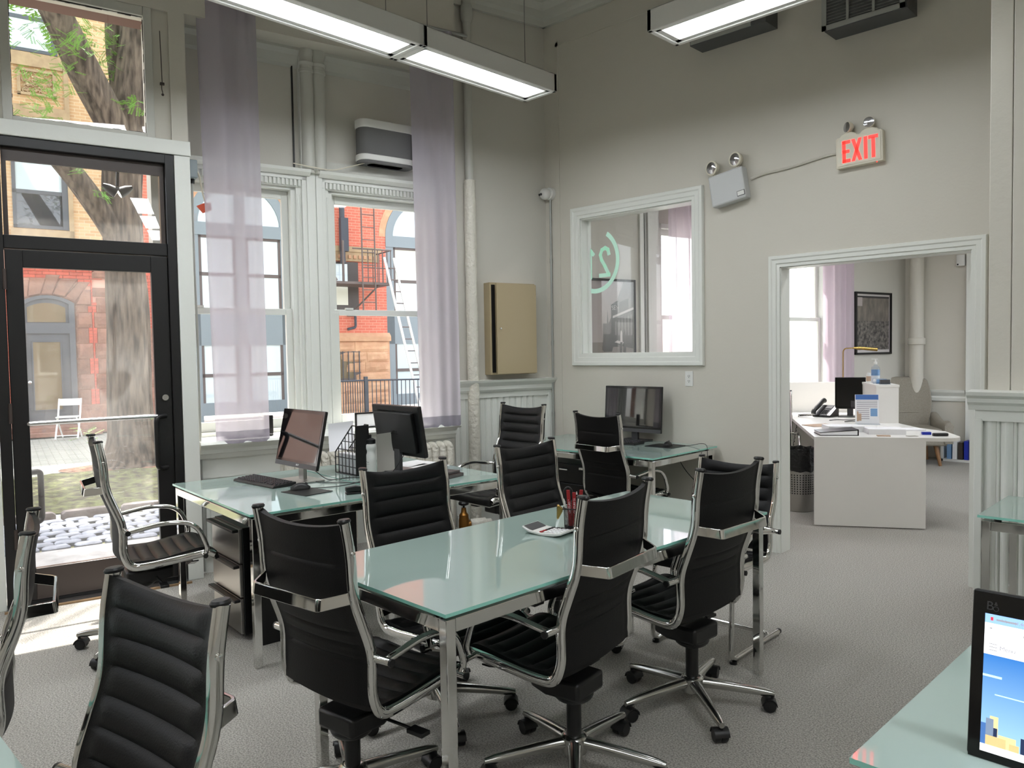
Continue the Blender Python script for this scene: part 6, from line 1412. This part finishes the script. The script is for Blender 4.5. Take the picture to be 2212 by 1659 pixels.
# rough stones of the arch and the two quoin columns, each its own piece
def stone(x0, x1, z0, z1, proud, sd):
    rnd = random.Random(sd); mb = MB(); nx, nz = 5, 4
    def fa(u_, v):
        e = min(1, min(u_, 1-u_)*6)*min(1, min(v, 1-v)*6); return (x0+(x1-x0)*u_, -0.012-proud*e*(0.7+0.5*noise.noise((u_*3+sd, v*3, sd*1.7))), z0+(z1-z0)*v)
    def fb(u_, v): p = fa(u_, v); return (p[0], 0.03, p[2])
    mb.slab(fa, fb, nx, nz); return mb.build('stone', 'brownstone', bld, smooth=False)
zz = 0.50; row = 0
while zz < 2.62:
    h = 0.335; big = row % 2; rough = 0.05 if big else 0.012
    stone(0.36, 0.36+(0.31 if big else 0.235), fz(zz), fz(zz+h-0.015), rough, 10+row); stone(0.72+(0.0 if big else 0.05), 1.05 if big else 1.02, fz(zz), fz(zz+h-0.015), rough, 40+row)
    stone(1.52, 1.95, fz(zz), fz(zz+h-0.015), 0.03, 70+row) if zz < 1.9 else None
    zz += h; row += 1
stone(0.70, 1.0, fz(2.86), fz(3.05), 0.03, 90); stone(0.70, 0.98, fz(3.25), fz(3.42), 0.03, 91)
def vouss(pts, proud, sd):
    n = len(pts); cx_ = sum(p[0] for p in pts)/n; cz_ = sum(p[1] for p in pts)/n; mb = MB()
    mb.ring_strip([[(x, 0.03, z) for x, z in pts], [(x, -0.012, z) for x, z in pts], [(x+(cx_-x)*0.15, -0.012-proud, z+(cz_-z)*0.15) for x, z in pts]]); mb.build('stone', 'brownstone', bld, smooth=False)
ah = archpts(S0-0.02, S1+0.02, fz(2.72), 0.16, 6)
V = [(0, fz(2.66), 0.66, fz(3.05)), ]
xs = [(0.36, 0.66), (0.16, 0.44), (-0.06, 0.10), (-0.28, -0.16), (-0.50, -0.46), (-0.70, -0.80)]
def at_arch(x):
    for p, q in zip(ah, ah[1:]):
        if q[0] <= x <= p[0]: return p[1]+(q[1]-p[1])*(x-p[0])/(q[0]-p[0])
    return fz(2.72)
topz = [3.03, 3.17, 3.23, 3.30, 3.23, 3.17]
for k in range(5):
    (x0, X0), (x1, X1) = xs[k+1], xs[k]
    vouss([(x0, at_arch(x0)), (x1, at_arch(x1)), (X1, fz(topz[k+1])), (X0, fz(topz[k+1]))], 0.045 if k % 2 else 0.015, k)
vouss([(0.36, fz(2.66)), (0.66, fz(2.66)), (0.66, fz(3.0)), (0.52, fz(3.0))], 0.05, 8)
# red bricks near the arched door, one by one
bk = MB(); bk.box(0.004, 0.246, -0.012, 0.03, 0.004, 0.066); b0 = None; hb = MB(); hb.box(0.004, 0.121, -0.012, 0.03, 0.004, 0.066); h0 = None; cnt = 0
def brick(x, z, w_=0.25):
    global b0, h0, cnt
    cnt += 1
    if w_ > 0.2:
        if b0 is None: b0 = bk.build('brick', 'red_brick', bld, loc=(x, 0, z), smooth=False)
        else: place(b0, bld, (x, 0, z))
    else:
        if h0 is None: h0 = hb.build('brick', 'red_brick', bld, loc=(x, 0, z), smooth=False)
        else: place(h0, bld, (x, 0, z), sc=(w_/0.125, 1, 1))
r = 0; z = 3.23
while z < 3.98 and cnt < 120:
    x = -0.85+(0.125 if r % 2 else 0)
    while x < 0.70: brick(x, fz(z)); x += 0.25
    z += 0.07; r += 1
for r in range(8):            # beside the arch stones
    z = 2.66+0.07*r; x = 0.665 if z < 3.05 else (0.42 if z < 3.2 else 0.2)
    while x < 0.70: brick(x, fz(z), min(0.125, 0.70-x)); x += 0.125
z = 0.50; r = 0               # between the quoin columns
while z < 2.62:
    big = (int((z-0.50)/0.335+1e-6)) % 2; x0, x1 = (0.675, 0.715) if big else (0.60, 0.765)
    if big: brick(x0, fz(z), x1-x0)
    else: brick(x0, fz(z), 0.08); brick(x0+0.083, fz(z), 0.08)
    z += 0.067; r += 1
z = 1.95; r = 0               # right of the tree
while z < 3.9 and cnt < 296:
    x = 1.56+(0.0 if r % 2 else -0.12)
    for c in range(2): brick(x+c*0.25, fz(z))
    z += 0.07; r += 1
m = MB(); m.box(-3, -0.70, -0.012, 0.02, fz(0.5), fz(3.3)); m.build('brick_field', 'far_red_brick', bld, smooth=False); m = MB(); m.box(1.05, 1.52, -0.01, 0.02, fz(0.5), fz(4.0)); m.box(0.95, 2.4, -0.008, 0.02, fz(3.42), fz(4.0)); m.build('brick_field', 'far_red_brick', bld, smooth=False)
m = MB(); m.box(0.34, 2.4, -0.06, 0.02, 0, fz(0.50)); m.build('plinth', 'brownstone', bld, smooth=False, bevel=0.01)
# window on the tan storey and the one above it
def far_window(x0, x1, z0, z1, mid, top='pale_pane', low='dark_pane'):
    m = MB(); f = 0.07
    m.box(x0, x0+f, -0.02, 0.05, fz(z0), fz(z1)); m.box(x1-f*1.6, x1, -0.03, 0.05, fz(z0), fz(z1)); m.box(x0, x1, -0.02, 0.05, fz(z1-f), fz(z1)); m.box(x0, x1, -0.02, 0.05, fz(z0), fz(z0+f)); m.box(x0, x1, -0.02, 0.05, fz(mid-0.04), fz(mid+0.04))
    w_ = m.build('window', 'slate_paint', bld, smooth=False)
    m = MB(); m.box(x0+f, x1-f, -0.004, 0.0, fz(mid+0.04), fz(z1-f)); m.build('pane', top, w_, smooth=False); m = MB(); m.box(x0+f, x1-f, -0.004, 0.0, fz(z0+f), fz(mid-0.04)); m.build('pane', low, w_, smooth=False)
far_window(-0.70, 0.31, 4.26, 5.75, 5.02, 'pale_pane', 'dark_pane'); far_window(-0.75, 0.22, 7.92, 9.7, 8.62, 'pale_pane', 'pale_pane')
m = MB(); m.box(-0.75, 0.40, -0.05, 0.02, fz(4.04), fz(4.24)); m.box(0.31, 0.40, -0.05, 0.02, fz(4.04), fz(11)); m.box(-3, 0.40, -0.07, 0.02, fz(6.30), fz(6.80)); m.box(-0.8, 0.3, -0.05, 0.02, fz(7.62), fz(7.90)); m.build('stone_band', 'tan_stone', bld, smooth=False)
m = MB(); x0, x1, z0, z1 = -0.53, 0.17, 7.02, 7.56
for a0, a1, b0_, b1 in ((x0, x1, z0, z0+0.05), (x0, x1, z1-0.05, z1), (x0, x0+0.06, z0, z1), (x1-0.06, x1, z0, z1)): m.box(a0, a1, -0.06, 0.02, fz(b0_), fz(b1))
pn = m.build('carved_panel', 'tan_stone', bld, smooth=False)
m = MB(); random.seed(8)
for k in range(46):
    cx_, cz_ = random.uniform(x0+0.09, x1-0.09), random.uniform(z0+0.08, z1-0.08); a = random.uniform(0, 6.28)
    m.tube([(cx_+0.05*math.cos(a+q*0.9)*(1-q*0.12), -0.03, fz(cz_)+0.05*math.sin(a+q*0.9)*(1-q*0.12)) for q in range(5)], 0.014, 5)
m.build('carving', 'tan_stone', pn)
# ---- the half with the tall arched windows, seen through the bay
def arch_window(x0, x1, lowglass='pale_pane'):
    hw = (x1-x0)/2; cx_ = (x0+x1)/2; zs = 4.62; m = MB(); n = 20
    def ringa(r_, y): return [(cx_+r_*math.cos(PI*i/n), y, fz(zs)+r_*math.sin(PI*i/n)) for i in range(n+1)]
    A, B = ringa(hw, -0.02), ringa(hw-0.22, -0.02)
    m.ring_strip([[A[i], (A[i][0], 0.1, A[i][2]), (B[i][0], 0.1, B[i][2]), B[i]] for i in range(n+1)])
    m.box(x0, x0+0.22, -0.02, 0.1, fz(-0.1), fz(zs)); m.box(x1-0.22, x1, -0.02, 0.1, fz(-0.1), fz(zs)); m.box(x0, x1, -0.04, 0.1, fz(4.36), fz(4.66)); m.box(x0, x1, -0.02, 0.1, fz(1.76), fz(2.56)); m.box(x0, x1, -0.03, 0.1, fz(0.1), fz(0.4)); m.box(cx_-0.12, cx_+0.12, -0.02, 0.1, fz(0.3), fz(5.4))
    w_ = m.build('arched_window', 'blue_paint', bld, smooth=False)
    m = MB(); pts = [(cx_+(hw-0.2)*math.cos(PI*i/n), fz(zs)+(hw-0.2)*math.sin(PI*i/n)) for i in range(n+1)]; m.prism(pts, 0.02, 0.01, axis='y'); m.build('pane', 'pale_pane', w_, smooth=False)
    for a0, a1 in ((x0+0.22, cx_-0.12), (cx_+0.12, x1-0.22)):
        for b0_, b1, g_ in ((2.56, 3.42, 'pale_pane'), (3.48, 4.36, lowglass), (0.4, 1.02, 'pale_pane'), (1.08, 1.76, 'pale_pane')):
            m = MB(); m.box(a0, a1, 0.01, 0.02, fz(b0_), fz(b1)); m.build('pane', g_, w_, smooth=False)
        m = MB()
        for q in (a0, a1-0.06): m.box(q, q+0.06, -0.01, 0.05, fz(2.56), fz(4.36)); m.box(q, q+0.06, -0.01, 0.05, fz(0.4), fz(1.76))
        m.box(a0, a1, -0.01, 0.05, fz(3.41), fz(3.49)); m.box(a0, a1, -0.01, 0.05, fz(1.01), fz(1.09)); m.box(a0, a1, -0.01, 0.05, fz(4.30), fz(4.37)); m.build('sash', 'rust_iron', w_, smooth=False)
    return w_
arch_window(2.70, 5.06); arch_window(7.66, 10.0, 'blind')
m = MB(); hw = 1.18; n = 20
for cx_ in (3.88, 8.83): m.ring_strip([[(cx_+r_*math.cos(PI*i/n), y, fz(4.62)+r_*math.sin(PI*i/n)) for r_, y in ((1.18, 0.05), (1.18, -0.03), (1.36, -0.03), (1.36, 0.05))] for i in range(n+1)])
m.build('arch_surround', 'sandstone', bld, smooth=False)
m = MB(); m.box(5.06, 7.66, -0.02, 0.05, fz(2.05), fz(4.0)); m.box(5.06, 7.66, -0.02, 0.05, fz(4.0), fz(8)); m.build('brick_pier', 'far_red_brick', bld, smooth=False)
m = MB(); m.prism([(0.03, fz(1.84)), (-0.12, fz(1.84)), (-0.12, fz(1.96)), (-0.02, fz(2.06)), (0.03, fz(2.06))], 5.02, 7.72, axis='x'); m.build('stone_band', 'sandstone', bld, smooth=False)
random.seed(4); z = 1.83; r = 0
while z > 0.0:
    x = 5.04
    ws = ((0.55, 0.62, 0.5, 0.95), (0.8, 0.45, 0.75, 0.64), (0.5, 0.9, 0.55, 0.7))[r % 3]
    for w_ in ws:
        x1 = min(x+w_, 7.70)
        if not (z < 1.6 and x > 5.2 and x1 < 6.9 and z > 0.75): 
            mb = MB(); sd = r*7+x
            def fa(u_, v, x=x, x1=x1, z=z, sd=sd): e = min(1, min(u_, 1-u_)*7)*min(1, min(v, 1-v)*7); return (x+0.006+(x1-x-0.012)*u_, -0.06-0.05*e*(0.7+0.6*noise.noise((u_*3+sd, v*3, sd))), fz(z-0.27)+0.006+0.258*v)
            def fb(u_, v, fa=fa): p = fa(u_, v); return (p[0], 0.03, p[2])
            mb.slab(fa, fb, 5, 4); mb.build('stone', 'sandstone', bld, smooth=False)
        x = x1
    z -= 0.27; r += 1
m = MB(); m.box(5.04, 7.70, -0.05, 0.02, 0, fz(1.84)); m.build('stone_backing', 'sandstone', bld, smooth=False)
m = MB(); m.box(5.5, 6.86, -0.062, -0.05, fz(0.78), fz(1.58)); bw_ = m.build('basement_window', 'rust_iron', bld, smooth=False)
m = MB(); m.box(5.6, 6.66, -0.068, -0.062, fz(0.88), fz(1.48)); m.build('pane', 'warm_pane', bw_, smooth=False)
for k in range(9): MB().cyl((5.6+k*0.15, -0.12, fz(0.8)), (5.6+k*0.15, -0.12, fz(1.58)), 0.014, seg=6).build('bar', 'iron', bw_)
m = MB(); m.box(5.4, 7.5, -0.10, 0.0, fz(4.16), fz(4.30)); m.box(5.4, 7.45, -0.07, 0.0, fz(3.92), fz(4.16))
bl = m.build('belt_course', 'tan_stone', bld, smooth=False); dm = MB(); dm.cbox((0, 0, 0), (0.07, 0.05, 0.09)); first = None
for k in range(14):
    p = (5.5+k*0.14, -0.08, fz(4.03))
    if first is None: first = dm.build('dentil', 'sandstone', bl, loc=p, smooth=False)
    else: place(first, bl, p)
m = MB(); m.box(5.6, 6.86, -0.04, 0.0, fz(2.62), fz(3.90)); w_ = m.build('window', 'brown_metal', bld, smooth=False)
m = MB(); m.box(5.7, 6.56, -0.05, -0.04, fz(3.36), fz(3.84)); m.build('pane', 'pale_pane', w_, smooth=False); m = MB(); m.box(5.7, 6.56, -0.05, -0.04, fz(2.78), fz(3.30)); m.build('pane', 'blind', w_, smooth=False)
# fire escape
t = thing('fire_escape', 'rusty iron fire escape platform with its ladder on the brick building', 'fire escape', wpt(5.72, FO-0.1, -0.06), WA)
E_ = lambda x, y, z: (x-6.2, y, z)
m = MB(); m.box(-0.4, 1.62, -0.95, -0.05, 3.30, 3.36); m.build('platform', 'rust_iron', t, smooth=False)
for xx in (0.85, 1.0, 1.13, 1.26, 1.39, 1.52, 1.62): MB().cyl((xx, -0.93, 3.36), (xx, -0.93, 4.18), 0.012, seg=6).build('baluster', 'rust_iron', t)
for yy in (-0.7, -0.45, -0.2): MB().cyl((1.62, yy, 3.36), (1.62, yy, 4.18), 0.012, seg=6).build('baluster', 'rust_iron', t)
m = MB(); m.cyl((0.6, -0.93, 4.18), (1.64, -0.93, 4.18), 0.018, seg=8); m.cyl((1.62, -0.95, 4.18), (1.62, -0.05, 4.18), 0.018, seg=8); m.cyl((0.85, -0.93, 3.72), (1.62, -0.93, 3.72), 0.014, seg=6); m.build('handrail', 'rust_iron', t)
for x0, x1 in ((1.3, 0.98), (0.2, -0.1)): MB().tube([(x0, -0.9, 3.3), (x1, -0.05, 2.72)], 0.022, 6).build('brace', 'rust_iron', t)
for xx in (0.82, 1.16): MB().cyl((xx, -1.0, 2.55), (xx, -1.0, 5.9), 0.02, seg=8).build('ladder_rail', 'rust_iron', t)
for k in range(10): MB().cyl((0.82, -1.0, 2.85+k*0.31), (1.16, -1.0, 2.85+k*0.31), 0.012, seg=6).build('rung', 'rust_iron', t)
for xx, a in ((0.34, 0.0), (0.10, -0.02)): MB().tube([(xx, -0.95, 3.36), (xx+a, -0.95, 4.35)], 0.03, 6).build('post', 'rust_iron', t)
MB().tube([(0.15, -0.95, 3.36), (-0.25, -0.9, 4.1)], 0.05, 6).build('stair_string', 'rust_iron', t)
m = MB(); m.cyl((0.66, -0.12, 3.9), (0.66, -0.12, 6.5), 0.07, seg=12); m.box(0.60, 0.80, -0.2, -0.05, 4.2, 5.05); m.build('downpipe', 'iron', t)
# extension ladder leaning on the platform
t = thing('extension_ladder', 'bright aluminium ladder leaning against the fire escape', 'ladder', wpt(7.60, 11.48, GZ), WA)
bot, top, wdv = Vector((-0.02, 0.0, 0.0)), Vector((-0.46, 1.07, 4.05)), Vector((0.27, 0.03, 0))
for q in (0, 1): MB().tube([bot+wdv*q, top+wdv*q], 0.032, 6).build('rail', 'white_plastic', t)
for k in range(13):
    p = bot.lerp(top, (k+0.6)/13.5); MB().cyl(p, p+wdv, 0.016, seg=6).build('rung', 'rust_iron', t)
MB().tube(fillet([(6.50, -0.12, fz(2.52)), (6.72, -0.12, fz(2.52)), (6.72, -0.12, fz(2.2)), (6.5, -0.12, fz(2.15))], 0.05, 3), 0.035, 8).build('lamp_bracket', 'iron', bld)
# railings in front of that half
t = thing('iron_fence', 'grey iron railings before the stone base of the brick building', 'fence', wpt(5.6, FO-1.8, GZ), WA)
m = MB(); pa, pb, pc = Vector((-0.95, -0.1, 0)), Vector((0.66, 0.0, 0)), Vector((3.3, -1.4, 0))
for a_, b_ in ((pa, pb), (pb, pc)):
    for z in (0.14, 0.99): MB().tube([a_+Vector((0, 0, z)), b_+Vector((0, 0, z))], 0.022, 6).build('rail', 'iron', t)
pk = MB(); pk.cyl((0, 0, 0.05), (0, 0, 0.99), 0.011, seg=6); first = None
for a_, b_, n in ((pa, pb, 26), (pb, pc, 30)):
    for k in range(n):
        p = a_.lerp(b_, (k+0.5)/n)
        if first is None: first = pk.build('picket', 'iron', t, loc=p)
        else: place(first, t, p)
for p in (pa, pb, pc): MB().box(p.x-0.04, p.x+0.04, p.y-0.04, p.y+0.04, 0, 1.08).build('post', 'iron', t, smooth=False)
# white folding chair by the arched door
t = thing('folding_chair', 'white folding chair outside the arched door', 'chair', wpt(0.10, FO-0.95, GZ), WA+R(165))
for s in (-1, 1):
    x = s*0.2
    m = MB(); m.tube([(x, 0.28, 0.0), (x, -0.02, 0.44), (x, -0.18, 0.80)], 0.018, 8); m.build('leg', 'white_plastic', t); m = MB(); m.tube([(x*0.88, -0.24, 0.0), (x*0.88, 0.2, 0.44)], 0.016, 8); m.build('leg', 'white_plastic', t)
m = MB(); m.box(-0.2, 0.2, -0.19, -0.16, 0.66, 0.80); m.build('backrest', 'white_plastic', t, bevel=0.006); m = MB(); m.box(-0.19, 0.19, -0.08, 0.26, 0.43, 0.455); m.build('seat', 'white_plastic', t, bevel=0.006); m = MB(); m.tube([(-0.2, 0.24, 0.07), (0.2, 0.24, 0.07)], 0.012, 6); m.build('stretcher', 'white_plastic', t)
# spotlight hanging outside the pane over the door
t = thing('outdoor_spotlight', 'black double spotlight outside the pane over the street door', 'spotlight', wpt(-0.26, 0.62, 2.72), WA)
m = MB(); m.tube([(0, -0.1, 0.25), (0, 0, 0.0)], 0.012, 8); m.build('bracket', 'black_plastic', t)
for s in (-1, 1):
    m = MB(); T_ = Matrix.Translation((s*0.06, 0, -0.02)) @ Matrix.Rotation(R(60*s), 4, 'Y'); m.M = T_; m.lathe([(0.012, 0.04), (0.03, 0.0), (0.04, -0.06)], 14); m.build('lamp_head', 'black_plastic', t); m = MB(T_); m.lathe([(0.001, -0.063), (0.036, -0.062)], 14); m.build('bulb', 'lamp_face', t)
# brick pier outside the window of the next room
t = thing('brick_pillar', 'narrow brick pillar outside the window beyond the doorway', 'pillar', wpt(8.34, 1.60, GZ), WA)
t.scale = (1.16, 1.16, 1.16)
m = MB(); m.box(-0.115, 0.125, 0.005, 0.2, 0, 3.8); m.build('mortar_core', 'near_mortar', t, smooth=False)
bk = MB(); bk.box(-0.12, 0.12, 0, 0.1, 0.003, 0.06); hb = MB(); hb.box(-0.058, 0.058, 0, 0.1, 0.003, 0.06); b0 = h0 = None
for k in range(52):
    z = 0.9+k*0.0715 - 0.85
    z = 0.02+k*0.0715
    if k % 2:
        if b0 is None: b0 = bk.build('brick', 'near_brick', t, loc=(0.005, -0.006, z), smooth=False)
        else: place(b0, t, (0.005, -0.006, z))
    else:
        for sx in (-0.057, 0.067):
            if h0 is None: h0 = hb.build('brick', 'near_brick', t, loc=(sx, -0.006, z), smooth=False)
            else: place(h0, t, (sx, -0.006, z))
